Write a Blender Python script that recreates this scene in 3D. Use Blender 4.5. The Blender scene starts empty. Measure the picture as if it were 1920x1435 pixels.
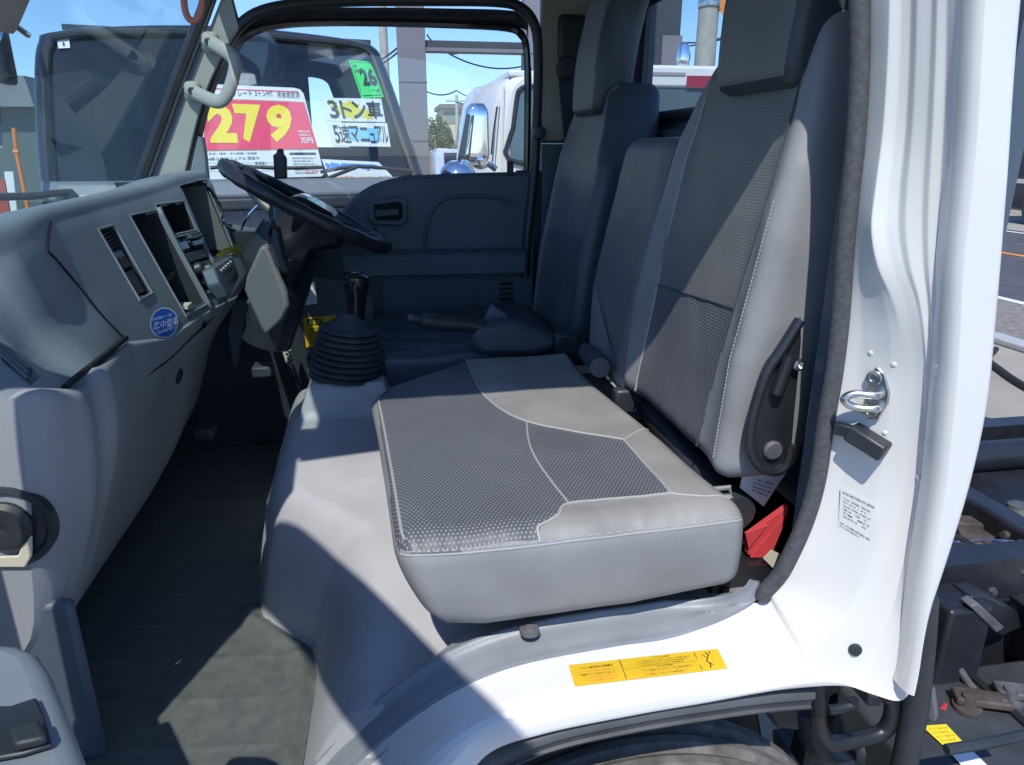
import bpy, bmesh, math, random
from mathutils import Vector, Matrix
random.seed(7)
C = bpy.context.scene.collection
R = math.radians
# ------------------------------------------------------------------ camera
CAM = (0.0, -0.65, 1.72); YAW = R(10); PIT = R(18.2); F = 1330.0; CX = 960.0; CY = 717.5
cd = bpy.data.cameras.new('camera'); cam = bpy.data.objects.new('camera', cd); C.objects.link(cam)
cam.location = CAM; cam.rotation_euler = (R(90) - PIT, 0, -YAW)
cd.sensor_width = 36; cd.lens = 36 * F / 1920; cd.clip_start = .02; cd.clip_end = 2000
bpy.context.scene.camera = cam
# ------------------------------------------------------------------ light
SUN = Vector((-.20, -.55, .811)).normalized()
w = bpy.data.worlds.new('World'); bpy.context.scene.world = w; w.use_nodes = True
nt = w.node_tree; nt.nodes.clear()
sky = nt.nodes.new('ShaderNodeTexSky'); sky.sky_type = 'NISHITA'; sky.sun_disc = False
sky.sun_elevation = math.asin(SUN.z); sky.sun_rotation = math.atan2(SUN.x, SUN.y)
sky.air_density = 1.0; sky.dust_density = .15; sky.ozone_density = 2.0
bg = nt.nodes.new('ShaderNodeBackground'); bg.inputs[1].default_value = .15
wo = nt.nodes.new('ShaderNodeOutputWorld')
hs = nt.nodes.new('ShaderNodeMix'); hs.data_type = 'RGBA'; hs.blend_type = 'MULTIPLY'; hs.inputs[0].default_value = 1; hs.inputs[7].default_value = (.70, .90, 1.22, 1); nt.links.new(sky.outputs[0], hs.inputs[6]); nt.links.new(hs.outputs[2], bg.inputs[0]); nt.links.new(bg.outputs[0], wo.inputs[0])
sl = bpy.data.lights.new('sun', 'SUN'); sl.energy = 3.8; sl.angle = R(.55); sl.color = (1, .965, .90)
so = bpy.data.objects.new('sun', sl); C.objects.link(so); so.rotation_euler = SUN.to_track_quat('Z', 'Y').to_euler()
sc = bpy.context.scene
sc.view_settings.view_transform = 'Standard'; sc.view_settings.look = 'None'; sc.view_settings.gamma = 1
sc.view_settings.exposure = .20
sc.cycles.max_bounces = 10; sc.cycles.transparent_max_bounces = 24; sc.cycles.caustics_refractive = False
sc.cycles.sample_clamp_indirect = 6

# ------------------------------------------------------------------ pixel -> point on a real plane
_s, _c = math.sin, math.cos
FW = Vector((_s(YAW)*_c(PIT), _c(YAW)*_c(PIT), -_s(PIT))); RT = Vector((_c(YAW), -_s(YAW), 0)); UP = Vector((_s(YAW)*_s(PIT), _c(YAW)*_s(PIT), _c(PIT)))
CV = Vector(CAM)
def ray(px, py): return FW + RT*((px-CX)/F) + UP*((CY-py)/F)
def at(px, py, ax, v):
    d = ray(px, py); i = 'xyz'.index(ax); t = (v - CAM[i]) / d[i]; return CV + d*t
def onpl(px, py, o, n):
    d = ray(px, py); return CV + d*((Vector(o)-CV).dot(n)/d.dot(n))
def lerp(a, b, t): return a + (b-a)*t
def sst(t): t = max(0, min(1, t)); return t*t*(3-2*t)
def interp(x, pts):
    if x <= pts[0][0]: return pts[0][1]
    for (a, u), (b, v) in zip(pts, pts[1:]):
        if x <= b: return u + (v-u)*(x-a)/(b-a)
    return pts[-1][1]
def catmull(P, n=8, closed=False):
    P = [Vector(p) for p in P]; N = len(P); out = []
    segs = N if closed else N-1
    for i in range(segs):
        if closed: a, b, c, d = P[i-1], P[i], P[(i+1) % N], P[(i+2) % N]
        else: a, b, c, d = P[max(i-1, 0)], P[i], P[i+1], P[min(i+2, N-1)]
        for k in range(n):
            t = k/n
            out.append(.5*((2*b)+(c-a)*t+(2*a-5*b+4*c-d)*t*t+(3*b-a-3*c+d)*t**3))
    if not closed: out.append(P[-1])
    return out

# ------------------------------------------------------------------ materials
def mat(name, col, rough=.5, metal=0, coat=0, spec=.5, noise=0, nscale=8, bump=0, bscale=60, emit=None, col2=None, coatr=.05, stretch=None):
    m = bpy.data.materials.new(name); m.use_nodes = True; n = m.node_tree.nodes; L = m.node_tree.links
    b = n['Principled BSDF']; b.inputs['Roughness'].default_value = rough; b.inputs['Metallic'].default_value = metal
    b.inputs['Coat Weight'].default_value = coat; b.inputs['Coat Roughness'].default_value = coatr; b.inputs['Specular IOR Level'].default_value = spec
    b.inputs['Base Color'].default_value = (*col, 1)
    tc = n.new('ShaderNodeTexCoord'); src = tc.outputs['Object']
    if stretch:
        mp = n.new('ShaderNodeMapping'); mp.inputs['Scale'].default_value = stretch; L.new(src, mp.inputs[0]); src = mp.outputs[0]
    if noise:
        t = n.new('ShaderNodeTexNoise'); t.inputs['Scale'].default_value = nscale; t.inputs['Detail'].default_value = 6; L.new(src, t.inputs[0])
        r = n.new('ShaderNodeMapRange'); r.inputs[1].default_value = .3; r.inputs[2].default_value = .7; L.new(t.outputs[0], r.inputs[0])
        mx = n.new('ShaderNodeMix'); mx.data_type = 'RGBA'; L.new(r.outputs[0], mx.inputs[0])
        c2 = col2 or tuple(c*(1-noise) for c in col); c1 = col if col2 else tuple(min(1, c*(1+noise)) for c in col)
        mx.inputs[6].default_value = (*c1, 1); mx.inputs[7].default_value = (*c2, 1); L.new(mx.outputs[2], b.inputs['Base Color'])
        r2 = n.new('ShaderNodeMapRange'); r2.inputs[3].default_value = rough*.85; r2.inputs[4].default_value = min(1, rough*1.15)
        L.new(t.outputs[0], r2.inputs[0]); L.new(r2.outputs[0], b.inputs['Roughness'])
    if bump:
        t = n.new('ShaderNodeTexNoise'); t.inputs['Scale'].default_value = bscale; t.inputs['Detail'].default_value = 3; L.new(src, t.inputs[0])
        bp = n.new('ShaderNodeBump'); bp.inputs['Strength'].default_value = bump; bp.inputs['Distance'].default_value = .002
        L.new(t.outputs[0], bp.inputs['Height']); L.new(bp.outputs[0], b.inputs['Normal'])
    if emit:
        b.inputs['Emission Color'].default_value = (*emit, 1); b.inputs['Emission Strength'].default_value = 1
    return m
def perf_mat(name, base, dot, pitch, rad, rough=.5, ribs=False):
    m = bpy.data.materials.new(name); m.use_nodes = True; n = m.node_tree.nodes; L = m.node_tree.links
    b = n['Principled BSDF']; b.inputs['Roughness'].default_value = rough
    uv = n.new('ShaderNodeUVMap'); sp = n.new('ShaderNodeSeparateXYZ'); L.new(uv.outputs[0], sp.inputs[0])
    def M(op, a, bb=None, c=None):
        q = n.new('ShaderNodeMath'); q.operation = op
        for i, v in enumerate((a, bb, c)):
            if v is None: continue
            if isinstance(v, (int, float)): q.inputs[i].default_value = v
            else: L.new(v, q.inputs[i])
        return q.outputs[0]
    v = M('DIVIDE', sp.outputs[1], pitch*.8); row = M('FLOOR', v)
    u = M('ADD', M('DIVIDE', sp.outputs[0], pitch), M('MULTIPLY', M('FLOORED_MODULO', row, 2.0), .5))
    fu = M('SUBTRACT', M('FRACT', u), .5); fv = M('MULTIPLY', M('SUBTRACT', M('FRACT', v), .5), .8)
    d = M('SQRT', M('ADD', M('MULTIPLY', fu, fu), M('MULTIPLY', fv, fv)))
    f = n.new('ShaderNodeMapRange'); f.inputs[1].default_value = rad+.06; f.inputs[2].default_value = rad-.06; L.new(d, f.inputs[0])
    t = n.new('ShaderNodeTexNoise'); t.inputs['Scale'].default_value = 9; t.inputs['Detail'].default_value = 5; L.new(uv.outputs[0], t.inputs[0])
    mx0 = n.new('ShaderNodeMix'); mx0.data_type = 'RGBA'; L.new(t.outputs[0], mx0.inputs[0])
    mx0.inputs[6].default_value = (*[c*.75 for c in base], 1); mx0.inputs[7].default_value = (*[c*1.25 for c in base], 1)
    mx = n.new('ShaderNodeMix'); mx.data_type = 'RGBA'; L.new(f.outputs[0], mx.inputs[0]); L.new(mx0.outputs[2], mx.inputs[6])
    mx.inputs[7].default_value = (*dot, 1); L.new(mx.outputs[2], b.inputs['Base Color'])
    bp = n.new('ShaderNodeBump'); bp.inputs['Strength'].default_value = .35; bp.inputs['Distance'].default_value = .001
    L.new(f.outputs[0], bp.inputs['Height']); L.new(bp.outputs[0], b.inputs['Normal'])
    return m
def glass_mat(name, tint=(.9, .95, .94), dust_glare=.03, ior=1.85):
    m = bpy.data.materials.new(name); m.use_nodes = True; n = m.node_tree.nodes; L = m.node_tree.links
    n.remove(n['Principled BSDF']); o = n['Material Output']
    tr = n.new('ShaderNodeBsdfTransparent'); tr.inputs[0].default_value = (*tint, 1)
    gl = n.new('ShaderNodeBsdfGlossy'); gl.inputs['Roughness'].default_value = .0
    fr = n.new('ShaderNodeFresnel'); fr.inputs[0].default_value = ior
    geo = n.new('ShaderNodeNewGeometry')
    # same fresnel from both faces
    ms = n.new('ShaderNodeMixShader'); L.new(fr.outputs[0], ms.inputs[0]); L.new(tr.outputs[0], ms.inputs[1]); L.new(gl.outputs[0], ms.inputs[2])
    io = n.new('ShaderNodeMix'); io.data_type = 'FLOAT'; L.new(geo.outputs['Backfacing'], io.inputs[0]); io.inputs[2].default_value = ior; io.inputs[3].default_value = 1/ior
    inv = n.new('ShaderNodeMath'); inv.operation = 'DIVIDE'; inv.inputs[0].default_value = 1.0
    L.new(io.outputs[0], fr.inputs[0])
    df = n.new('ShaderNodeBsdfDiffuse'); df.inputs[0].default_value = (.5, .70, .68, 1)  # dust film whose teal colour also stands in for glare on the pane
    m2 = n.new('ShaderNodeMixShader')
    if dust_glare:
        t = n.new('ShaderNodeTexNoise'); t.inputs['Scale'].default_value = 3.5; t.inputs['Detail'].default_value = 8
        tc = n.new('ShaderNodeTexCoord'); L.new(tc.outputs['Object'], t.inputs[0])
        mr = n.new('ShaderNodeMapRange'); mr.inputs[1].default_value = .35; mr.inputs[2].default_value = .75; mr.inputs[3].default_value = dust_glare*.4; mr.inputs[4].default_value = dust_glare*1.6
        L.new(t.outputs[0], mr.inputs[0]); L.new(mr.outputs[0], m2.inputs[0])
    else: m2.inputs[0].default_value = 0
    L.new(ms.outputs[0], m2.inputs[1]); L.new(df.outputs[0], m2.inputs[2]); L.new(m2.outputs[0], o.inputs[0])
    return m
M = {}
M['white'] = mat('white_paint', (.755, .75, .72), .32, coat=.6, noise=.03, nscale=5)
M['scuff'] = mat('grey_scuff_plastic', (.25, .27, .295), .45, noise=.12, nscale=14, bump=.12, bscale=300)
M['vinyl'] = mat('grey_floor_vinyl', (.40, .40, .41), .5, noise=.12, nscale=7, bump=.5, bscale=40)
M['rubber'] = mat('black_rubber', (.045, .05, .057), .6, noise=.3, nscale=20)
M['seal'] = mat('weatherstrip_cloth', (.075, .08, .09), .75, noise=.25, nscale=150, bump=.35, bscale=500)
M['blk'] = mat('black_plastic', (.03, .035, .042), .42, noise=.3, nscale=12)
M['gloss'] = mat('gloss_black', (.012, .013, .016), .12, coat=.5)
M['void'] = mat('dark_cavity', (.006, .007, .008), .8)
M['dash'] = mat('dashboard_plastic', (.215, .25, .27), .5, noise=.12, nscale=6, bump=.15, bscale=400)
M['dashlow'] = mat('lower_dash_plastic', (.30, .315, .335), .55, noise=.08, nscale=5, bump=.25, bscale=350)
M['dashdk'] = mat('dash_recess_plastic', (.03, .035, .04), .5, noise=.2, nscale=10)
M['door'] = mat('door_trim_plastic', (.075, .105, .135), .5, noise=.1, nscale=5, bump=.15, bscale=300)  # grey trim; the blue cast of its shade is put into this colour
M['trim'] = mat('pillar_trim_grey', (.40, .41, .37), .55, noise=.05, nscale=6)
M['head'] = mat('beige_headliner', (.34, .33, .29), .85, noise=.05, nscale=5)
M['smooth'] = mat('smooth_grey_leather', (.27, .265, .25), .42, noise=.12, nscale=10, bump=.25, bscale=90)
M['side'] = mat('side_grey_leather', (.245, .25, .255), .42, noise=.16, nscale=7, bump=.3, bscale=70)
M['perf'] = perf_mat('perforated_leather', (.088, .093, .108), (.34, .35, .35), .0058, .17, .45)
M['rib'] = perf_mat('ribbed_leather', (.19, .19, .185), (.105, .11, .115), .0052, .26, .5)
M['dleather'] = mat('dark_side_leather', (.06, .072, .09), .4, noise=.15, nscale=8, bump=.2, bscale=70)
M['stitch'] = mat('pale_stitching', (.42, .42, .42), .7)
M['seam'] = mat('seam_piping', (.36, .36, .34), .5)
M['mat'] = mat('dusty_floor_mat', (.10, .108, .106), .45, noise=.5, nscale=40, col2=(.145, .155, .142), bump=.06, bscale=200)
M['steel'] = mat('zinc_steel', (.62, .63, .62), .28, metal=1, noise=.1, nscale=30)
M['chrome'] = mat('chrome', (.85, .86, .88), .04, metal=1)
M['frame'] = mat('black_chassis_paint', (.018, .02, .025), .38, noise=.45, nscale=9, bump=.25, bscale=40)
M['rust'] = mat('rusty_metal', (.075, .058, .05), .75, noise=.5, nscale=25, bump=.5, bscale=80)
M['grim'] = mat('grimy_grey_metal', (.10, .10, .105), .6, noise=.5, nscale=20, bump=.4, bscale=70)
M['batt'] = mat('battery_case', (.05, .055, .062), .5, noise=.3, nscale=10)
M['yellow'] = mat('yellow_label', (.72, .46, .02), .45, noise=.06, nscale=20)
M['lemon'] = mat('lemon_label', (.80, .70, .03), .5)
M['paper'] = mat('white_paper', (.82, .84, .82), .6)
M['ink'] = mat('black_ink', (.03, .03, .035), .6)
M['red'] = mat('red_sign', (.92, .025, .10), .5, noise=.08, nscale=14)
M['redcloth'] = mat('red_cloth', (.55, .05, .06), .75, noise=.1, bump=.3, bscale=90)
M['digit'] = mat('yellow_digits', (1.0, .76, .0), .5)
M['green'] = mat('green_sign', (.06, .80, .16), .5)
M['blue'] = mat('blue_sticker', (.008, .13, .62), .35)
M['cyan'] = mat('cyan_print', (.25, .62, .85), .6)
M['skyblue'] = mat('blue_print', (.03, .28, .75), .6)
M['orange'] = mat('orange_print', (.85, .25, .08), .6)
M['dkblue'] = mat('dark_truck_paint', (.02, .023, .03), .2, coat=.8)
M['gpost'] = mat('grey_painted_steel', (.19, .18, .20), .55, noise=.06, nscale=3)
M['dkpost'] = mat('dark_painted_steel', (.055, .06, .07), .5, noise=.1, nscale=3)
M['conc'] = mat('concrete_pole', (.42, .41, .36), .8, noise=.12, nscale=6, bump=.3, bscale=40)
M['stucco'] = mat('cream_wall', (.55, .50, .40), .8, noise=.05)
M['roofm'] = mat('brown_roof', (.20, .17, .15), .7)
M['leaf'] = mat('hedge_leaves', (.065, .11, .03), .7, noise=.4, nscale=1.5)
M['leaf2'] = mat('olive_leaves', (.12, .12, .03), .7, noise=.4, nscale=1.5)
M['vanp'] = mat('van_paint', (.40, .45, .62), .3, coat=.5)
M['teal'] = mat('teal_paint', (.05, .33, .42), .35, coat=.4)
M['asph'] = mat('asphalt', (.085, .085, .095), .85, noise=.2, nscale=3, bump=.4, bscale=120)
M['lot'] = mat('sandy_concrete_lot', (.33, .305, .26), .9, noise=.18, nscale=1.2, bump=.4, bscale=60)
M['pave'] = mat('gravel_verge', (.22, .20, .18), .9, noise=.3, nscale=14, bump=.6, bscale=60)
M['linew'] = mat('white_road_paint', (.7, .7, .68), .7)
M['lineo'] = mat('orange_road_paint', (.75, .28, .05), .7)
M['kerb'] = mat('kerb_concrete', (.40, .42, .43), .8, noise=.1)
M['shut'] = mat('grey_siding', (.20, .19, .20), .6)
M['brk'] = mat('fence_blocks', (.30, .28, .25), .9)
M['bkglass'] = mat('dark_window', (.02, .03, .04), .06)
M['orangep'] = mat('orange_plastic', (.75, .22, .05), .5)
M['wire'] = mat('cable_black', (.02, .02, .022), .6)
M['pinkp'] = mat('salmon_plastic', (.55, .20, .15), .5)
M['visor'] = mat('visor_fabric', (.42, .39, .36), .85, noise=.1, nscale=40, bump=.5, bscale=200)
M['wshield'] = glass_mat('windshield_glass', (.78, .92, .92), .11)  # film set this strong to paint teal glare over the windshield
M['sideg'] = glass_mat('side_glass', (.93, .96, .96), .0)
M['rearg'] = glass_mat('rear_glass', (.86, .93, .95), .03)
M['nglass'] = glass_mat('dark_truck_glass', (.88, .95, .97), .012)
M['lens'] = glass_mat('instrument_lens', (.8, .85, .85), .02)
M['ivory'] = mat('ivory_tag', (.58, .54, .42), .7)
M['sage'] = mat('shroud_plastic', (.15, .16, .155), .5, noise=.06)

# ------------------------------------------------------------------ mesh helpers
ROOTS = {}
class MB:
    def __init__(s): s.v = []; s.f = []; s.mi = []; s.uv = {}
    def add(s, vs, fs, mi=0):
        o = len(s.v); s.v += [Vector(p) for p in vs]; s.f += [tuple(i+o for i in f) for f in fs]; s.mi += [mi]*len(fs); return o
    def box(s, lo, hi, mi=0, M4=None, taper=0):
        x0, y0, z0 = lo; x1, y1, z1 = hi; t = taper
        vs = [(x0, y0, z0), (x1, y0, z0), (x1, y1, z0), (x0, y1, z0), (x0+t, y0+t, z1), (x1-t, y0+t, z1), (x1-t, y1-t, z1), (x0+t, y1-t, z1)]
        if M4: vs = [M4 @ Vector(p) for p in vs]
        s.add(vs, [(3, 2, 1, 0), (4, 5, 6, 7), (0, 1, 5, 4), (1, 2, 6, 5), (2, 3, 7, 6), (3, 0, 4, 7)], mi); return s
    def obox(s, c, u, v, n, su, sv, sn, mi=0):
        c, u, v, n = Vector(c), Vector(u).normalized(), Vector(v).normalized(), Vector(n).normalized()
        vs = [c+u*a*su/2+v*b*sv/2+n*d*sn/2 for d in (-1, 1) for (a, b) in ((-1, -1), (1, -1), (1, 1), (-1, 1))]
        s.add(vs, [(3, 2, 1, 0), (4, 5, 6, 7), (0, 1, 5, 4), (1, 2, 6, 5), (2, 3, 7, 6), (3, 0, 4, 7)], mi); return s
    def tube(s, path, r, seg=10, mi=0, closed=False, caps=True, flat=1.0, up=None):
        P = [Vector(p) for p in path]; N = len(P); rings = []
        rr = r if isinstance(r, (list, tuple)) else [r]*N
        prev = Vector(up) if up else None
        for i in range(N):
            t = (P[(i+1) % N]-P[i-1]) if closed else (P[min(i+1, N-1)]-P[max(i-1, 0)])
            t = t.normalized() if t.length > 1e-9 else Vector((0, 0, 1))
            if prev is None: prev = t.orthogonal()
            a = prev - t*prev.dot(t); a = a.normalized() if a.length > 1e-6 else t.orthogonal().normalized()
            b = t.cross(a); prev = a
            rings.append([P[i] + (a*math.cos(2*math.pi*k/seg) + b*math.sin(2*math.pi*k/seg)*flat)*rr[i] for k in range(seg)])
        vs = [p for q in rings for p in q]; fs = []
        for i in range(N if closed else N-1):
            j = (i+1) % N
            for k in range(seg):
                l = (k+1) % seg; fs.append((i*seg+k, i*seg+l, j*seg+l, j*seg+k))
        if caps and not closed: fs += [tuple(range(seg))[::-1], tuple((N-1)*seg+k for k in range(seg))]
        s.add(vs, fs, mi); return s
    def lathe(s, o, ax, prof, seg=24, mi=0):
        o = Vector(o); ax = Vector(ax).normalized(); a = ax.orthogonal().normalized(); b = ax.cross(a); vs = []; fs = []
        for (r, h) in prof: vs += [o + ax*h + (a*math.cos(2*math.pi*k/seg)+b*math.sin(2*math.pi*k/seg))*r for k in range(seg)]
        for i in range(len(prof)-1):
            for k in range(seg):
                l = (k+1) % seg; fs.append((i*seg+k, i*seg+l, (i+1)*seg+l, (i+1)*seg+k))
        fs += [tuple(range(seg))[::-1], tuple((len(prof)-1)*seg+k for k in range(seg))]
        s.add(vs, fs, mi); return s
    def prism(s, poly, off, mi=0):
        P = [Vector(p) for p in poly]; n = len(P); off = Vector(off)
        s.add(P+[p+off for p in P], [tuple(range(n))[::-1], tuple(range(n, 2*n))]+[(i, (i+1) % n, n+(i+1) % n, n+i) for i in range(n)], mi); return s
    def grid(s, rows, mi=0, closeu=False, skip=None):
        n = len(rows[0]); vs = [p for r in rows for p in r]; fs = []
        for i in range(len(rows)-1):
            for k in range(n if closeu else n-1):
                if skip and skip(i, k): continue
                l = (k+1) % n; fs.append((i*n+k, i*n+l, (i+1)*n+l, (i+1)*n+k))
        s.add(vs, fs, mi); return s
    def build(s, name, mats, parent=None, bevel=0, sharp=40, solid=0, sub=0, label=None, bseg=2):
        me = bpy.data.meshes.new(name); me.from_pydata([tuple(p) for p in s.v], [], s.f)
        mats = mats if isinstance(mats, (list, tuple)) else [mats]
        for m in mats: me.materials.append(M[m] if isinstance(m, str) else m)
        for p, q in zip(me.polygons, s.mi): p.material_index = q
        bm = bmesh.new(); bm.from_mesh(me); bmesh.ops.recalc_face_normals(bm, faces=bm.faces); bm.to_mesh(me); bm.free()
        me.shade_smooth(); me.set_sharp_from_angle(angle=R(sharp)); me.update()
        o = bpy.data.objects.new(name, me); C.objects.link(o)
        if solid:
            md = o.modifiers.new('solid', 'SOLIDIFY'); md.thickness = solid; md.offset = 0
        if bevel:
            md = o.modifiers.new('bevel', 'BEVEL'); md.width = bevel; md.segments = bseg; md.limit_method = 'ANGLE'; md.angle_limit = R(35)
            md.harden_normals = False
        if sub:
            md = o.modifiers.new('sub', 'SUBSURF'); md.levels = sub; md.render_levels = sub
        setpar(o, parent)
        if label: o['label'] = label
        return o
def setpar(o, parent):
    if parent is None: return
    o.parent = parent
    o.matrix_parent_inverse = parent.matrix_basis.inverted() if parent.parent is None else Matrix.Identity(4)
def thing(name, label, cat, loc=(0, 0, 0), group=None):
    o = bpy.data.objects.new(name, None); C.objects.link(o); o.location = loc; o.empty_display_size = .1
    o['label'] = label; o['category'] = cat
    if group: o['group'] = group
    o.matrix_basis = Matrix.Translation(loc)
    return o
def tag(o, label, cat, group=None):
    o['label'] = label; o['category'] = cat
    if group: o['group'] = group
    return o
def kind(o, k): o['kind'] = k; return o
def rbox(n, h, r):
    """rounded box centred on the origin: n = cells per axis, h = half sizes, r = radius -> MB"""
    mb = MB(); idx = {}; nx, ny, nz = n
    def vid(i, j, k):
        if (i, j, k) not in idx:
            p = Vector((h[0]*(2*i/nx-1), h[1]*(2*j/ny-1), h[2]*(2*k/nz-1)))
            q = Vector([max(-(h[a]-r), min(h[a]-r, p[a])) for a in range(3)]); d = p-q
            if d.length > 1e-9: p = q + d.normalized()*r
            idx[(i, j, k)] = len(mb.v); mb.v.append(p)
        return idx[(i, j, k)]
    def face(*a): mb.f.append(tuple(vid(*q) for q in a)); mb.mi.append(0)
    for i in range(nx):
        for j in range(ny):
            face((i, j, 0), (i, j+1, 0), (i+1, j+1, 0), (i+1, j, 0)); face((i, j, nz), (i+1, j, nz), (i+1, j+1, nz), (i, j+1, nz))
    for i in range(nx):
        for k in range(nz):
            face((i, 0, k), (i+1, 0, k), (i+1, 0, k+1), (i, 0, k+1)); face((i, ny, k), (i, ny, k+1), (i+1, ny, k+1), (i+1, ny, k))
    for j in range(ny):
        for k in range(nz):
            face((0, j, k), (0, j, k+1), (0, j+1, k+1), (0, j+1, k)); face((nx, j, k), (nx, j+1, k), (nx, j+1, k+1), (nx, j, k+1))
    return mb
def adduv(o, fn):
    me = o.data; l = me.uv_layers.new(name='UVMap')
    for lp in me.loops: l.data[lp.index].uv = fn(me.vertices[lp.vertex_index].co)
def inpoly(x, y, P):
    c = False; n = len(P)
    for i in range(n):
        (x1, y1), (x2, y2) = P[i], P[i-1]
        if (y1 > y) != (y2 > y) and x < (x2-x1)*(y-y1)/(y2-y1)+x1: c = not c
    return c
class Plane:
    """a real plane: origin, u (right), v (up), n (towards viewer)"""
    def __init__(s, o, u, v): s.o = Vector(o); s.u = Vector(u).normalized(); v = Vector(v); s.v = (v - s.u*v.dot(s.u)).normalized(); s.n = s.u.cross(s.v)
    def p(s, u, v, h=0): return s.o + s.u*u + s.v*v + s.n*h
    def uv(s, px, py):
        q = onpl(px, py, s.o, s.n) - s.o; return q.dot(s.u), q.dot(s.v)
def quad(mb, pl, q, h, mi=0): mb.add([pl.p(u, v, h) for u, v in q], [(0, 1, 2, 3)], mi)
def snap(pts, mb, off=.0006):
    from mathutils.bvhtree import BVHTree
    t = mb if isinstance(mb, BVHTree) else BVHTree.FromPolygons([tuple(v) for v in mb.v], mb.f)
    out = []
    for p in pts:
        q, n, i, d = t.find_nearest(p); s_ = n if (p-q).dot(n) > -.05 else n; out.append(q+n*off)
    return out
def text_into(mb, pl, q, s, h=.001, bold=0, mi=0, mirror=False):
    """lettering laid into the quad q = (bl, br, tr, tl) of plane pl as flat faces"""
    c = bpy.data.curves.new('t', 'FONT'); c.body = s; c.offset = bold; c.resolution_u = 3
    o = bpy.data.objects.new('t', c); C.objects.link(o); dg = bpy.context.evaluated_depsgraph_get()
    me = bpy.data.meshes.new_from_object(o.evaluated_get(dg)); bpy.data.objects.remove(o); bpy.data.curves.remove(c)
    if not me.vertices: return
    xs = [v.co.x for v in me.vertices]; ys = [v.co.y for v in me.vertices]; x0, x1, y0, y1 = min(xs), max(xs), min(ys), max(ys)
    pts = []
    for v in me.vertices:
        a = (v.co.x-x0)/(x1-x0+1e-9); b = (v.co.y-y0)/(y1-y0+1e-9)
        if mirror: a = 1-a
        u = (q[0][0]*(1-a)+q[1][0]*a)*(1-b)+(q[3][0]*(1-a)+q[2][0]*a)*b
        vv = (q[0][1]*(1-a)+q[1][1]*a)*(1-b)+(q[3][1]*(1-a)+q[2][1]*a)*b
        pts.append(pl.p(u, vv, h))
    mb.add(pts, [tuple(p.vertices) for p in me.polygons], mi); bpy.data.meshes.remove(me)
def rect(u0, v0, u1, v1): return [(u0, v0), (u1, v0), (u1, v1), (u0, v1)]

# ================================================================== THE TRUCK (its cab fills the picture)
T = thing('cab_truck', 'white cab-over truck seen through its open passenger door, grey seats and dashboard inside', 'truck', (.2, .8, 0))
ZT = 2.12
# ---- door aperture: one pressed white panel swept round the opening
apath = catmull([(-.43, 0, 2.10), (-.2, 0, 2.145), (.1, 0, 2.15), (.34, 0, 2.11), (.44, 0, 2.055), (.50, 0, 1.93), (.511, 0, 1.85), (.512, 0, 1.6), (.512, 0, 1.40),
                 (.508, 0, 1.28), (.496, 0, 1.19), (.466, 0, 1.128), (.42, 0, 1.098), (.34, 0, 1.089), (.24, 0, 1.085), (.15, 0, 1.076), (.07, 0, 1.052), (0, 0, 1.01),
                 (-.07, 0, .95), (-.14, 0, .87), (-.20, 0, .78), (-.24, 0, .70)], 12)
alen = [0]
for p, q in zip(apath, apath[1:]): alen.append(alen[-1]+(q-p).length)
def akey(x, z): return min(range(len(apath)), key=lambda i: (apath[i].x-x)**2+(apath[i].z-z)**2)
def anrm(i):
    t = apath[min(i+1, len(apath)-1)]-apath[max(i-1, 0)]; return Vector((-t.z, 0, t.x)).normalized()
RAIL = [(0, .085), (.004, .07), (.012, .06), (.016, .05), (.020, .04), (.024, .03), (.03, .02), (.035, .01), (.04, 0), (.05, -.005), (.06, 0), (.07, .01), (.08, .03), (.09, .05)]
SL = [(-.004, .135), (-.002, .105), (0, .078), (.001, .054), (.003, .041), (.008, .034), (.016, .030), (.024, .027), (.030, .026), (.035, .0255), (.039, .026), (.042, .028), (.043, .035), (.043, .05)]
AL = [(-.004, .135), (-.002, .10), (0, .07), (.002, .045), (.006, .030), (.012, .020), (.022, .012), (.034, .007), (.046, .005), (.054, .005), (.060, .006), (.064, .010), (.065, .02), (.065, .04)]
def swp(i, prof): n = anrm(i); p = apath[i]; return [Vector((p.x, y, p.z))+n*d for d, y in prof]
YU = [.085, .075, .066, .058, .052, .045, .037, .028, .016, .009, .002, -.008, -.018]
YL = [.085, .069, .052, .037, .027, .018, .010, .007, .004, .0, -.004, -.011, -.018]
def pst(row, X, t):     # one station down the pillar: X = pixel columns of seal, ridge in, ridge out, band, band out, groove
    a, b, c, d, e, f = X; xs_ = [a, lerp(a, b, .28), lerp(a, b, .55), lerp(a, b, .8), b, lerp(b, c, .55), c, lerp(c, d, .3), d, lerp(d, e, .35), e, lerp(e, f, .5), f]
    o = [at(x, r, 'y', lerp(u, v, t)) for x, u, v, r in zip(xs_, YU, YL, (row if isinstance(row, list) else [row]*13))]
    return o+[o[-1]+Vector((.010, .012, 0))]
def cst(P, Y):          # corner station: key pixels of columns 0, 4, 6, 10, 12
    k = [0, 4, 6, 10, 12]; o = []
    for j in range(13):
        px = interp(j, list(zip(k, [p[0] for p in P]))); py = interp(j, list(zip(k, [p[1] for p in P]))); o.append(at(px, py, 'y', interp(j, list(zip(k, Y)))))
    return o+[o[-1]+Vector((.004, .02, .004))]
stn = [swp(0, RAIL), swp(akey(-.2, 2.145), RAIL), swp(akey(.1, 2.155), RAIL), swp(akey(.34, 2.11), RAIL), swp(akey(.44, 2.055), RAIL)]
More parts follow.
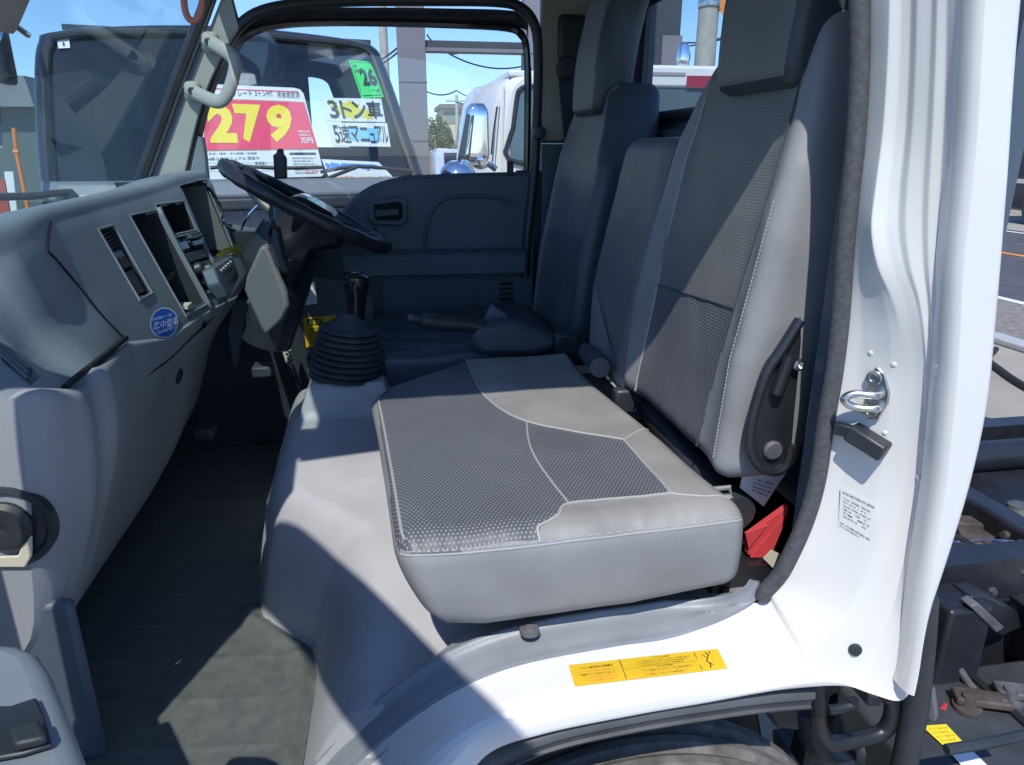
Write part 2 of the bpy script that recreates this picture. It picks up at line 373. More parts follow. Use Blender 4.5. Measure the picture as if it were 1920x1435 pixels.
for row, X, t in ((-120, (1631, 1670, 1710, 1749, 1778, 1814), 0), (0, (1628, 1668, 1708, 1747, 1776, 1810), 0), (120, (1627, 1664, 1705, 1743, 1774, 1804), 0), (250, (1620, 1655, 1698, 1737, 1769, 1797), 0), (350, (1610, 1642, 1688, 1731, 1764, 1788), .08),
                  (430, (1602, 1634, 1685, 1729, 1761, 1780), .25), (500, (1596, 1646, 1696, 1732, 1758, 1774), .55), (560, (1592, 1672, 1716, 1739, 1756, 1772), .85), (620, (1587, 1688, 1727, 1744, 1754, 1769), 1), (700, (1577, 1694, 1733, 1743, 1750, 1764), 1), (800, (1560, 1688, 1729, 1736, 1741, 1755), 1), (900, (1545, 1676, 1719, 1726, 1730, 1745), 1), (980, (1522, 1658, 1708, 1714, 1719, 1734), 1)):
    stn.append(pst(row, X, t))
stn.append(cst(((1490, 1052), (1632, 1056), (1692, 1066), (1708, 1070), (1721, 1072)), (.088, .029, .011, -.003, -.018)))
stn.append(cst(((1470, 1086), (1588, 1150), (1662, 1170), (1698, 1182), (1706, 1190)), (.094, .031, .012, -.004, -.018)))
stn.append(cst(((1446, 1112), (1520, 1220), (1590, 1262), (1664, 1302), (1696, 1312)), (.10, .035, .018, -.004, -.016)))
stn.append(cst(((1420, 1130), (1478, 1244), (1502, 1266), (1540, 1278), (1566, 1286)), (.108, .036, .026, .016, .014)))
for x_, z_, pr in ((.355, 1.09, SL), (.27, 1.086, SL), (.15, 1.076, SL), (.07, 1.052, SL), (0, 1.01, AL), (-.07, .95, AL), (-.14, .87, AL), (-.24, .70, AL)): stn.append(swp(akey(x_, z_), pr))
cols = [catmull([st_[j] for st_ in stn], 10) for j in range(14)]
def fine(r):      # round every fold over a few millimetres
    o = []
    for j, p in enumerate(r):
        if 0 < j < len(r)-1: o += [p.lerp(r[j-1], .22), p.lerp(r[j-1], .07)*.92+(r[j-1]+r[j+1])*.04*.0+p.lerp(r[j-1], .07)*.08, p.lerp(r[j+1], .07), p.lerp(r[j+1], .22)]
        else: o.append(p)
    return o
jambmb = MB().grid([fine([c[i] for c in cols]) for i in range(len(cols[0]))])
jamb = jambmb.build('door_frame', 'white', T, sharp=180, label='white painted door opening frame with rear pillar and sill')
from mathutils.bvhtree import BVHTree
jb = BVHTree.FromPolygons([tuple(v) for v in jambmb.v], jambmb.f)
def onjamb(px, py): 
    d_ = ray(px, py).normalized(); hit, n_, _i, _d = jb.ray_cast(CV, d_); return hit, (n_ if n_.dot(d_) < 0 else -n_)
def wrap_jamb(lb, pl, off=.0012):
    for i, v in enumerate(lb.v):
        h = (v-pl.o).dot(pl.n); d_ = ((v-pl.n*h)-CV).normalized(); hit, n_, _i, _d = jb.ray_cast(CV, d_)
        if hit is not None: lb.v[i] = hit+(n_ if n_.dot(d_) < 0 else -n_)*(h+off)
# weatherstrip
c0_ = cols[0][:10*20+6]; wp = []
for i in range(0, len(c0_), 2):
    t = c0_[min(i+1, len(c0_)-1)]-c0_[max(i-1, 0)]; n_ = Vector((-t.z, 0, t.x)).normalized(); wp.append(c0_[i]-n_*.0075+Vector((0, .003, 0)))
wr = MB().tube(wp, .0108, 12, flat=1.0); ws = wr.build('weatherstrip', 'seal', T)
# cab side skin behind the pillar and rear corner
mb = MB(); rows = []
ends = []
def spl(pts):
    c = catmull([(a, b, 0) for a, b in pts], 10); return [(p.x, p.y) for p in c]
XO = spl([(1.0, .598), (1.07, .606), (1.19, .617), (1.28, .627), (1.37, .634), (1.46, .633), (1.56, .620), (1.69, .600), (1.85, .574), (2.2, .53)])
XE = [(p.z, p.x) for p in [at(x, r, 'y', -.02) for x, r in ((1697, 1250), (1706, 1180), (1716, 1100), (1731, 1000), (1746, 900), (1756, 800), (1765, 700), (1770, 600), (1774, 500), (1781, 430), (1789, 350), (1798, 250), (1804, 120), (1810, 0), (1818, -260), (1826, -600))]]; XE = spl(XE)
for z in [lerp(2.18, 1.078, k/50) for k in range(51)]:
    xo = interp(z, XO)
    xe = interp(z, XE)
    r_ = [(xe+.004, .0, z), (xe, -.016, z), (xe+.0005, -.026, z), (xe+.003, -.032, z), (xe+.007, -.035, z)]
    for k in range(9):
        a = k/8*math.pi/2; x9 = max(xo-.012, xe+.0075); r_.append((x9+(xo-x9)*math.sin(a), -.035+.016*(1-math.cos(a)), z))
    r_.append((xo+.005, .10, z)); r_.append((xo+.06, .17, z)); r_.append((xo+.07, .22, z))
    rows.append(r_)
mb.grid(rows); mb.add([r for r in rows[-1]], [tuple(range(len(rows[-1])))]); mb.build('cab_corner', 'white', T, sharp=32)
# striker, switch, plugs on the pillar
jq, jn = onjamb(1640, 740); pn = Vector((jn.x, jn.y, 0)).normalized(); pu = Vector((-pn.y, pn.x, 0)); pu = pu if pu.x > 0 else -pu
def jp(px, py, off=.0):      # jamb plane of the latch pocket
    return onpl(px, py, jq, pn)+pn*off
st = MB(); outl = [(1647, 686), (1662, 700), (1671, 735), (1668, 755), (1650, 785), (1632, 786), (1622, 770), (1628, 735), (1634, 712), (1638, 694)]
st.prism([jp(x, y, .001) for x, y in outl], pn*.004)
stk = st.build('striker', 'steel', T, bevel=.0015)
lp = MB(); c0 = jp(1655, 738, .004); c1 = jp(1652, 762, .004)
lp.tube(catmull([c0, c0+pn*.012-pu*.004, c0+pn*.022-pu*.022, c0*.5+c1*.5+pn*.028-pu*.030, c1+pn*.022-pu*.020, c1+pn*.012-pu*.002, c1], 6), .0048, 10); lp.build('striker_loop', 'steel', stk)
for x, y in ((1642, 707), (1635, 768)):
    q = MB().lathe(jp(x, y, .004), pn, [(.008, 0), (.009, .001), (.008, .004), (.0045, .0045), (.004, .002), (.0, .002)], 18); q.build('screw', 'steel', stk)
sw = MB(); sc_ = jp(1625, 820, .012)
sw.obox(sc_+pu*.006, pu*.94+Vector((0, 0, -.33)), Vector((.25, -.2, .95)), pn, .046, .020, .024); swo = sw.build('door_switch', 'blk', T, bevel=.003)
MB().obox(sc_-pu*.024+Vector((0, 0, .006)), pu, Vector((0, 0, 1)), pn, .020, .015, .012).build('switch_plunger', 'blk', swo, bevel=.002)
for x, y, r_ in ((1603, 1218, .0085),):
    q, n_ = onjamb(x, y)
    MB().lathe(q, n_, [(r_, -.006), (r_, .002), (r_*.8, .0045), (0, .005)], 20).build('rubber_plug', 'blk', T)
for x, y, r_ in ((1632, 662, .0022), (1676, 684, .0025), (1659, 812, .0022), (1722, 895, .003)):
    q, n_ = onjamb(x, y); MB().lathe(q, n_, [(r_*1.5, -.002), (r_*1.3, .0006), (r_*.6, .0014), (0, .0016)], 14).build('weld_dimple', 'white', T)
# data plate
_q, _n = onjamb(1605, 980); pl = Plane(_q, Vector((-_n.y, _n.x, 0)) if -_n.y > 0 else Vector((_n.y, -_n.x, 0)), (0, 0, 1)); pl.n = _n if pl.n.dot(_n) > 0 else pl.n; q = [pl.uv(*p) for p in ((1571, 1004), (1636, 1046), (1644, 945), (1578, 913))]
lb = MB()
def inq(q, a0, b0, a1, b1):
    def f(a, b): return tuple((q[0][i]*(1-a)+q[1][i]*a)*(1-b)+(q[3][i]*(1-a)+q[2][i]*a)*b for i in (0, 1))
    return [f(a0, b0), f(a1, b0), f(a1, b1), f(a0, b1)]
lb.grid([[pl.p(*inq(q, i/10, j/12, 1, 1)[0]) for j in range(13)] for i in range(11)])
text_into(lb, pl, inq(q, .08, .90, .95, .95), 'ISUZU MOTORS LTD. JAPAN', .0004, .012, 1)
for k, tx in enumerate(['V.I.N.  NPR85  7001951', 'ENG.  4JJ1TCS   E   AR  5L', 'COLOR  729 P801  AF 4875  6.5', 'TRIM  AS5       7.00R       3.5', 'T/M   MYY', 'AXLE RATIO  3.9       10/35']):
    text_into(lb, pl, inq(q, .10, .80-k*.072, .86-.1*(k % 2), .835-k*.072), tx, .0004, .004, 1)
for k, tx in enumerate(['A01 A12 BEE DFE B03 AS5', '5Y4 A84 DJB BC1']): text_into(lb, pl, inq(q, .04, .27-k*.07, .88-.3*k, .31-k*.07), tx, .0004, .004, 1)
wrap_jamb(lb, pl)
lb.build('data_plate', [mat('plate_film', (.74, .75, .74), .35), 'ink'], T)

so_ = [at(x, y, 'z', 1.0862) for x, y in ((1078, 1290), (1364, 1256), (1345, 1219), (1066, 1250))]
pl = Plane(so_[0]+Vector((0, 0, .0012)), so_[1]-so_[0], so_[3]-so_[0]); q = [((p-pl.o).dot(pl.u), (p-pl.o).dot(pl.v)) for p in so_]
lb = MB()
def fq(a, b): return inq(q, a, b, 1, 1)[0]
lb.grid([[pl.p(*fq(i/24, j/5), 0) for j in range(6)] for i in range(25)])
text_into(lb, pl, inq(q, .07, .72, .28, .82), 'チルト操作時の注意事項', .0005, .008, 1)
for k in range(4): text_into(lb, pl, inq(q, .05+.01*k, .55-.14*k, .30-.02*(k % 2), .63-.14*k), ('キャブを上げる前に必ず読むこと', '駐車ブレーキをかけること', 'エンジンを止めること', '平らな場所で操作')[k], .0005, .004, 2 if k in (0, 2, 3) else 1)
text_into(lb, pl, inq(q, .56, .86, .66, .93), 'チルト上げ操作', .0005, .008, 1); text_into(lb, pl, inq(q, .56, .42, .66, .49), 'チルト下げ操作', .0005, .008, 1)
for k in range(3):
    text_into(lb, pl, inq(q, .44, .74-.10*k, .80-.03*k, .80-.10*k), 'レバーを引きながらキャブをゆっくり持ち上げて確実に固定する', .0005, .003, 1)
    text_into(lb, pl, inq(q, .46, .30-.10*k, .78-.03*k, .36-.10*k), 'ロックを解除しキャブをゆっくり下げて確実に締結する', .0005, .003, 2 if k == 1 else 1)
for a0, b0, a1, b1 in (((.33, .05), (.335, .95), 0, 0), ((.83, .08), (.835, .92), 0, 0)): quad(lb, pl, inq(q, a0[0], a0[1], b0[0], b0[1]), .0005, 1)
quad(lb, pl, inq(q, .34, .50, .82, .506), .0005, 1)
sk = [(.90, .88), (.915, .72), (.90, .60), (.885, .45), (.90, .30), (.89, .12)]
for (u0, v0), (u1, v1) in zip(sk, sk[1:]): quad(lb, pl, [inq(q, u0, v0, 1, 1)[0], inq(q, u0+.008, v0, 1, 1)[0], inq(q, u1+.008, v1, 1, 1)[0], inq(q, u1, v1, 1, 1)[0]], .0005, 1)
for (u0, v0), (u1, v1) in (((.905, .72), (.93, .80)), ((.93, .80), (.935, .92)), ((.89, .42), (.92, .22)), ((.895, .62), (.875, .78))): quad(lb, pl, [inq(q, u0, v0, 1, 1)[0], inq(q, u0+.006, v0, 1, 1)[0], inq(q, u1+.006, v1, 1, 1)[0], inq(q, u1, v1, 1, 1)[0]], .0005, 1)
wrap_jamb(lb, pl)
lb.build('tilt_caution_label', ['yellow', 'ink', 'orange'], T)
# ---- roof, header, rear wall, floor
mb = MB()
mb.prism(catmull([(-.42, .052, 2.17), (-.36, .052, 2.24), (0, .052, 2.265), (.45, .052, 2.26), (.66, .052, 2.20), (.70, .052, 2.14)], 3)+[Vector((.60, .052, 2.145)), Vector((.0, .052, 2.175)), Vector((-.38, .052, 2.16))], (0, 1.50, 0))
mb.build('roof', 'head', T)
rw = MB()   # rear wall with window opening: four strips
X0, X1 = .700, .735; wy0, wy1, wz0, wz1 = .27, 1.33, 1.795, 2.085
for lo, hi in (((X0, .10, 1.08), (X1, 1.56, wz0)), ((X0, .10, wz1), (X1, 1.56, 2.15)), ((X0, .10, wz0), (X1, wy0, wz1)), ((X0, wy1, wz0), (X1, 1.56, wz1))): rw.box(lo, hi)
rwo = rw.build('rear_wall', 'door', T)
def ring(name, y0, y1, z0, z1, x, rad, tr, m, par, seg=6):
    pts = []
    for cy, cz, a0 in ((y1-rad, z1-rad, 0), (y0+rad, z1-rad, 90), (y0+rad, z0+rad, 180), (y1-rad, z0+rad, 270)):
        pts += [(x, cy+rad*math.cos(R(a0+k*90/seg)), cz+rad*math.sin(R(a0+k*90/seg))) for k in range(seg+1)]
    return MB().tube(pts, tr, 8, closed=True).build(name, m, par)
ring('window_seal', wy0, wy1, wz0, wz1, .703, .04, .016, 'blk', rwo)
g = MB(); g.add([(.715, wy0, wz0), (.715, wy1, wz0), (.715, wy1, wz1), (.715, wy0, wz1)], [(0, 1, 2, 3)]); g.build('rear_window', 'rearg', rwo)
MB().box((.664, .60, 1.70), (.699, 1.2, 1.765)).build('rear_ledge', 'door', rwo, bevel=.012)
fl = MB().box((-.95, .02, .80), (-.02, 1.56, .845)); fl.build('floor_pan', 'void', T)
MB().box((-.90, 1.47, .80), (-.02, 1.50, 1.50)).build('far_kick_wall', 'blk', T)
MB().box((-.97, .04, .80), (-.90, 1.55, 1.50)).build('front_bulkhead', 'blk', T)
MB().box((.53, .115, 1.09), (.699, .135, 2.13)).build('quarter_panel', 'door', T)

MB().box((-.74, .272, .856), (-.452, .290, 1.13)).build('kick_trim', 'door', T, bevel=.03)  # kick trim, its rear edge extended to block a sliver of sun
# ---- far side: lower body, pillars, door
YF = 1.52
MB().box((.40, 1.53, .85), (.50, 1.555, 1.66)).build('door_shut_face', 'blk', T)
bp = MB().box((.47, 1.50, .85), (.70, 1.56, 1.735)).box((.47, 1.505, 1.737), (.70, 1.56, 2.14)).build('rear_pillar_trim', ['door'], T, bevel=.004)
MB().box((.462, 1.492, 1.745), (.70, 1.503, 2.135)).build('pillar_trim', 'head', T, bevel=.004)
# belt guide and webbing on the far pillar
bg_ = MB().box((.505, 1.462, 1.955), (.585, 1.49, 2.075)).build('belt_anchor', 'blk', T, bevel=.012)
MB().lathe((.53, 1.45, 1.935), (0, -1, 0), [(.028, -.03), (.030, 0), (.026, .012), (0, .014)], 18).build('belt_guide', 'blk', bg_)
mb = MB(); mb.prism([(.505, 1.47, 1.94), (.56, 1.47, 1.94), (.60, 1.44, 1.50), (.55, 1.44, 1.50)], (0, .003, 0)); mb.build('belt_webbing', 'blk', bg_)
MB().lathe((.455, 1.475, 1.765), (0, -1, 0), [(.018, -.03), (.020, 0), (.014, .014), (0, .016)], 14).build('coat_hook', 'blk', T)
# door opening seal
pts = [(336, 360), (350, 300), (364, 246), (382, 185), (408, 115), (438, 62), (480, 26), (550, 9), (650, 2), (800, 1), (930, 3), (975, 14), (1000, 42), (1009, 90), (1008, 200), (1001, 330), (990, 430), (984, 520)]
dp = catmull([at(x, y, 'y', YF-.02) for x, y in pts], 5)
MB().tube(dp, [lerp(.010, .018, sst(k_/30)*.55) for k_ in range(len(dp))], 10).build('far_weatherstrip', 'blk', T)
# door frame bar (window sash) just outside
pts2 = [(352, 360), (363, 300), (373, 252), (388, 192), (412, 128), (440, 84), (476, 58), (530, 46), (600, 42), (700, 42), (850, 46), (950, 52), (978, 66), (988, 95), (990, 180), (988, 325)]
dq = catmull([at(x, y, 'y', YF+.03) for x, y in pts2], 4)
fd = MB()
dout = [(1000, 322), (900, 324), (780, 329), (740, 334), (700, 346), (668, 366), (644, 392), (610, 425), (560, 436), (500, 432), (430, 420), (380, 418)]
do = [at(x, y, 'y', YF-.005) for x, y in dout]
do = catmull(do, 3)
lowp = [Vector((p.x, p.y, .86)) for p in do]
fd.grid([[p, p+Vector((0, -.012, -.012))] for p in do]); fd.grid([[lerp(a+Vector((0, -.012, -.012)), b, k/12)+Vector((0, -.03*sst((a.z-lerp(a.z, b.z, k/12))/.1-.2) if False else 0, 0)) for k in range(13)] for a, b in zip(do, lowp)])
fdo = fd.build('far_door', 'door', T, sharp=60, label='dark grey driver door panel on the far side')
MB().tube(dq, .011, 8).build('window_frame', 'gloss', fdo)
MB().prism([(-.45, YF+.012, 1.49), (.46, YF+.012, 1.652), (.46, YF+.05, 1.652), (-.45, YF+.05, 1.49)], (0, 0, -.60)).build('door_shell', 'blk', fdo)
ar = MB(); y_ = YF-.02
p0, p1 = at(640, 468, 'y', y_), at(985, 462, 'y', y_)
ar.prism([p0, p1, p1+Vector((0, -.05, -.012)), p1+Vector((0, -.055, -.06)), p1+Vector((0, 0, -.13)), p0+Vector((0, 0, -.13)), p0+Vector((0, -.05, -.06)), p0+Vector((0, -.045, -.012))][:3]+[p0+Vector((0, -.05, -.012))], (0, 0, -.07))
ar.build('armrest', 'door', fdo, bevel=.012)
pts = [(796, 470), (799, 430), (812, 392), (836, 372), (880, 368), (930, 370), (960, 380)]
MB().tube(catmull([at(x, y, 'y', y_) for x, y in pts], 5), .006, 8).build('panel_contour', 'door', fdo)
hp = [at(x, y, 'y', y_) for x, y in ((694, 376), (752, 368), (764, 376), (764, 414), (752, 424), (700, 422), (690, 412), (690, 384))]
MB().prism(hp, (0, -.012, 0)).build('handle_bezel', 'door', fdo, bevel=.005)
hp = [at(x, y, 'y', y_-.013) for x, y in ((700, 384), (750, 378), (755, 384), (755, 408), (748, 414), (704, 413))]
MB().prism(hp, (0, -.004, 0)).build('handle_recess', 'void', fdo)
hp = [at(x, y, 'y', y_-.018) for x, y in ((702, 394), (748, 390), (750, 404), (704, 408))]
MB().prism(hp, (0, -.008, 0)).build('inner_handle', 'blk', fdo, bevel=.003)
for k in range(7):
    a, b = at(936, 531+k*9.5, 'y', y_), at(962, 529+k*9.5, 'y', y_)
    MB().prism([a, b, b+Vector((0, 0, -.006)), a+Vector((0, 0, -.006))], (0, -.006, 0)).build('speaker_slot', 'void', fdo)
a = at(957, 310, 'y', y_); MB().box((a.x-.008, a.y, a.z-.03), (a.x+.010, a.y+.02, a.z+.012)).build('lock_knob', 'blk', fdo, bevel=.003)
# far window glass (lowered a little: sky seen above it is through the pane) and rain visor with embossed lettering
gp = [p+Vector((0, .004, 0)) for p in dq]; gl = MB(); base = [Vector((p.x, YF+.034, 1.50)) for p in gp]
gl.add(gp+[Vector((gp[-1].x, YF+.034, 1.60)), Vector((gp[0].x, YF+.034, 1.45))], [tuple(range(len(gp)+2))]); gl.build('window_glass', 'sideg', fdo)
vt = [(436, 62), (452, 40), (486, 22), (540, 16), (700, 15), (850, 17), (950, 20), (985, 30), (990, 62)]
vb = [(436, 74), (456, 60), (490, 53), (545, 49), (700, 47), (850, 48), (950, 51), (985, 56), (990, 70)]
A_ = catmull([at(x, y, 'y', YF+.045) for x, y in vt], 4); B_ = catmull([at(x, y, 'y', YF+.075) for x, y in vb], 4)
vis = MB().grid([[a, a*.5+b*.5+Vector((0, .012, .004)), b] for a, b in zip(A_, B_)]).build('rain_visor', 'blk', fdo, solid=.003)
pl = Plane(at(940, 33, 'y', YF+.046), (1, 0, 0), (0, 0, 1)); t_ = MB(); q = [pl.uv(*p) for p in ((917, 37), (966, 38), (966, 28), (917, 27))]
text_into(t_, pl, q, 'ISUZU', .0, .03, 0, mirror=True); t_.build('embossed_lettering', 'grim', vis)
# far A pillar
def slab(name, L, Rr, y0, dy, m, par, bevel=.004):
    a = catmull([at(x, y, 'y', y0) for x, y in L], 4); b = catmull([at(x, y, 'y', y0) for x, y in Rr], 4)
    mb = MB(); n = len(a)
    mb.grid([[a[i], b[i], b[i]+Vector((0, dy, 0)), a[i]+Vector((0, dy, 0))] for i in range(n)], closeu=True)
    return mb.build(name, m, par, bevel=bevel)
ap = slab('windshield_pillar', [(276, 372), (352, 160), (388, 64), (425, -30)], [(338, 372), (364, 250), (396, 150), (448, 55), (510, -10)], 1.485, .05, 'trim', T)
ap['label'] = 'pale grey windshield pillar trim with grab handle'
slab('pillar_cover', [(350, 372), (355, 330), (363, 290), (371, 256)], [(392, 372), (389, 330), (385, 290), (380, 258)], 1.47, .03, 'dash', ap)
sealp = catmull([at(x, y, 'y', 1.478) for x, y in ((250, 378), (292, 262), (332, 152), (366, 62), (402, -35))], 5)
MB().tube(sealp, .017, 8).build('pillar_seal', 'blk', ap)
sealp = catmull([at(x, y, 'y', 1.476) for x, y in ((262, 378), (304, 262), (344, 152), (378, 62), (412, -35))], 5)
MB().tube(sealp, .008, 8).build('seal_lip', 'seal', ap)
# embossed relief on the pillar round the handle feet
for (x, y) in ((395, 80), (362, 172)):
    q = at(x, y, 'y', 1.478); mb = rbox((8, 4, 8), (.022, .016, .026), .015)
    mb.v = [v+q for v in mb.v]; mb.build('handle_boss', 'trim', ap)
hp = catmull([(384, 73, 1.462), (393, 78, 1.452), (410, 88, 1.425), (428, 100, 1.41), (438, 111, 1.405), (441, 124, 1.40), (437, 146, 1.40), (429, 170, 1.40), (423, 182, 1.403), (414, 190, 1.407), (402, 190, 1.412), (380, 181, 1.43), (361, 171, 1.452), (353, 167, 1.462)], 4)
gh = MB().tube([at(p.x, p.y, 'y', p.z) for p in hp], .0105, 12, flat=1.65, up=(0, 1, 0)).build('grab_handle', 'trim', T)
for (x, y) in ((392, 79), (361, 171)):
    MB().lathe(at(x, y, 'y', 1.444), (0, -1, 0), [(.0105, 0), (.0105, .005), (.008, .0065), (0, .006)], 16).build('handle_screw', 'blk', gh)
# near A pillar + hinge post + unseen box added against stray sun (beside the camera)
npil = MB(); n0 = [(-.70, .06, 1.56), (-.665, .06, 1.62), (-.545, .075, 1.88), (-.455, .085, 2.08), (-.43, .09, 2.17)]
npil.tube(catmull(n0, 5), .045, 10, flat=.9); npil.build('windshield_pillar', 'white', T)
MB().box((-.86, .17, .86), (-.565, .262, 1.43)).build('stray_sun_blocker', 'door', T, bevel=.02)  # added unseen box, blocks stray sun between dash end and hinge post
MB().box((-.80, .03, .70), (-.60, .12, 1.60)).build('hinge_post', 'white', T, bevel=.02)
# windshield
wsr = []
for k in range(9):
    t = k/8; z = lerp(1.535, 2.14, t); x0 = lerp(-.742, -.382, t); row = []
    for j in range(17):
        y = lerp(.06, 1.50, j/16); e = abs(j/8-1); row.append((x0-.075*(1-e**2.6)*(1-.3*t), y, z))
    wsr.append(row)
MB().grid(wsr).build('windshield', 'wshield', T)
MB().box((-.41, .10, 2.14), (-.32, 1.5, 2.19)).build('windshield_header', 'head', T, bevel=.02)
MB().grid([[(-1.02, y, 1.40), (-.98, y, 1.47), (-.86, y, 1.505), (-.78, y, 1.53), (-.72, y, 1.538)] for y in [lerp(.06, 1.52, k/10) for k in range(11)]]).build('cowl_panel', 'blk', T)
wa = MB(); wa.tube(catmull([at(x, y, 'x', -.85) for x, y in ((-120, 378), (-20, 370), (60, 368), (118, 362), (136, 372))], 6), .009, 8)
wao = wa.build('wiper_arm', 'blk', T); MB().lathe(at(134, 392, 'x', -.85), (-.2, 0, 1), [(.03, 0), (.03, .03), (.02, .05), (0, .055)], 16).build('wiper_pivot', 'blk', wao)
mb = rbox((10, 12, 4), (.06, .22, .012), .011); m4 = Matrix.Translation((-.435, .24, 1.912)) @ Matrix.Rotation(R(-58), 4, 'Y'); mb.v = [m4 @ v for v in mb.v]
mb.build('sun_visor', 'visor', T)
mr = [at(x, y, 'y', .72) for x, y in ((345, -30), (345, 5), (349, 26), (357, 38), (366, 38), (375, 26), (379, 0), (380, -30))]
MB().tube(catmull(mr, 4), .0055, 8).build('mirror_loop', 'pinkp', T)

# ================================================================== DASHBOARD
# profile per station y: base, top mid, crest, fascia top, fascia mid, gap, lip, low mid, bottom edge, under
ST = [
 (.160, [(-.74, 1.48), (-.60, 1.49), (-.52, 1.490), (-.47, 1.482), (-.43, 1.470), (-.412, 1.462), (-.405, 1.445), (-.425, 1.29), (-.46, 1.14), (-.58, 1.12)]),
 (.178, [(-.74, 1.50), (-.60, 1.515), (-.51, 1.515), (-.455, 1.505), (-.418, 1.485), (-.396, 1.468), (-.380, 1.448), (-.400, 1.285), (-.448, 1.122), (-.58, 1.11)]),
 (.23, [(-.74, 1.54), (-.62, 1.565), (-.52, 1.565), (-.465, 1.535), (-.418, 1.485), (-.388, 1.45), (-.364, 1.426), (-.386, 1.27), (-.470, 1.09), (-.59, 1.07)]),
 (.30, [(-.74, 1.56), (-.64, 1.60), (-.535, 1.60), (-.485, 1.56), (-.452, 1.472), (-.408, 1.432), (-.385, 1.408), (-.405, 1.26), (-.515, 1.03), (-.62, 1.0)]),
 (.45, [(-.74, 1.565), (-.65, 1.605), (-.552, 1.613), (-.515, 1.575), (-.487, 1.468), (-.437, 1.412), (-.418, 1.392), (-.435, 1.25), (-.545, .99), (-.66, .96)]),
 (.60, [(-.74, 1.57), (-.655, 1.607), (-.560, 1.620), (-.538, 1.588), (-.506, 1.468), (-.460, 1.396), (-.448, 1.376), (-.462, 1.245), (-.55, .985), (-.67, .95)]),
 (.70, [(-.74, 1.57), (-.66, 1.61), (-.572, 1.626), (-.552, 1.600), (-.506, 1.475), (-.473, 1.388), (-.462, 1.365), (-.476, 1.24), (-.55, .985), (-.67, .95)]),
 (.90, [(-.74, 1.57), (-.66, 1.612), (-.576, 1.630), (-.556, 1.603), (-.510, 1.48), (-.458, 1.345), (-.456, 1.325), (-.49, 1.215), (-.55, .985), (-.67, .95)]),
 (1.10, [(-.74, 1.57), (-.66, 1.616), (-.566, 1.636), (-.545, 1.610), (-.500, 1.48), (-.447, 1.345), (-.446, 1.325), (-.49, 1.21), (-.56, .985), (-.67, .95)]),
 (1.22, [(-.74, 1.57), (-.65, 1.62), (-.548, 1.645), (-.525, 1.618), (-.480, 1.48), (-.428, 1.345), (-.430, 1.325), (-.49, 1.21), (-.57, .985), (-.67, .95)]),
 (1.33, [(-.74, 1.57), (-.64, 1.635), (-.52, 1.660), (-.492, 1.635), (-.450, 1.48), (-.400, 1.345), (-.41, 1.325), (-.49, 1.21), (-.58, .985), (-.67, .95)]),
 (1.46, [(-.74, 1.57), (-.62, 1.64), (-.485, 1.668), (-.455, 1.645), (-.418, 1.48), (-.385, 1.37), (-.41, 1.34), (-.50, 1.21), (-.59, .985), (-.67, .95)])]
K_ = 1.13
ST = [((CAM[1]+(y-CAM[1])*K_, [(P[0][0], P[0][1])]+[(a*K_, CAM[2]+(b-CAM[2])*K_) for a, b in P[1:]]) if y < .4 else (y, P)) for y, P in ST]
YE = ST[0][0]
def dprof(y):
    if y <= ST[0][0]: return ST[0][1]
    for (a, A), (b, B) in zip(ST, ST[1:]):
        if y <= b: t = (y-a)/(b-a); return [(lerp(p[0], q[0], t), lerp(p[1], q[1], t)) for p, q in zip(A, B)]
    return ST[-1][1]
def xf0(y, z):
    P = dprof(y)
    return interp(-z, [(-q[1], q[0]) for q in P[2:9]])
_xc = {}
def xf(y, z):      # the stations blended so no facet edge shows
    k = (round(y, 4), round(z, 4))
    if k not in _xc: _xc[k] = sum(wy*wz*xf0(max(YE, min(1.46, y+dy)), z+dz) for dy, wy in ((-.03, .25), (0, .5), (.03, .25)) for dz, wz in ((-.016, .25), (0, .5), (.016, .25)))
    return _xc[k]
def onf(px, py, off=0):
    d = ray(px, py); prev = None
    for k in range(400):
        t = .5 + k*.006; p = CV+d*t; s = p.x-off-xf(p.y, p.z)
        if prev is not None and (s < 0) != (prev < 0) and p.y > YE: 
            lo, hi = t-.006, t
            for _ in range(20):
                m = (lo+hi)/2; p = CV+d*m
                if ((p.x-off-xf(p.y, p.z)) < 0) == (prev < 0): lo = m
                else: hi = m
            return CV+d*lo
        prev = s
    return CV+d*1.5
NY, seg = 90, 4
ys = sorted(set([lerp(YE, 1.46, k/NY) for k in range(NY+1)]))
# openings through the fascia: (y0, y1, z0, z1)
def op(c): 
    ps = [onf(*q) for q in c]; return (min(p.y for p in ps[::3]), max(p.y for p in ps[1:3]), min(p.z for p in ps[2:]), max(p.z for p in ps[:2])), ps
OPN = {}
def reg(n, *a): OPN[n] = a
yv0 = (onf(186, 432).y+onf(262, 562).y)/2; yv1 = (onf(214, 425).y+onf(281, 548).y)/2
yb0 = (onf(243, 408).y+onf(352, 592).y)/2; yb1 = (onf(300, 392).y+onf(368, 555).y)/2
yr1 = (onf(338, 380).y+onf(405, 500).y)/2
zb1 = onf(270, 402).z; zb0 = onf(355, 585).z
reg('vent', yv0, yv1, onf(270, 553).z, onf(199, 430).z)
reg('bin', yb0, yb1, zb0, zb1)
reg('screen', yb1+.012, yr1, onf(350, 436).z, zb1+.012)
reg('radio', yb1+.012, yr1, zb0+.02, onf(352, 438).z)
reg('cluster', yr1+.018, 1.435, 1.45, 1.638)
for n_, (a, b, c, d) in OPN.items(): ys += [a, b]
ys = sorted(ys)
rows = []; zz = []
fz = [lerp(1.64, 1.33, k/62) for k in range(63)]
opz = sorted({v for o_ in OPN.values() for v in o_[2:]})
mb = MB()
upper = []; low = []; fas = []
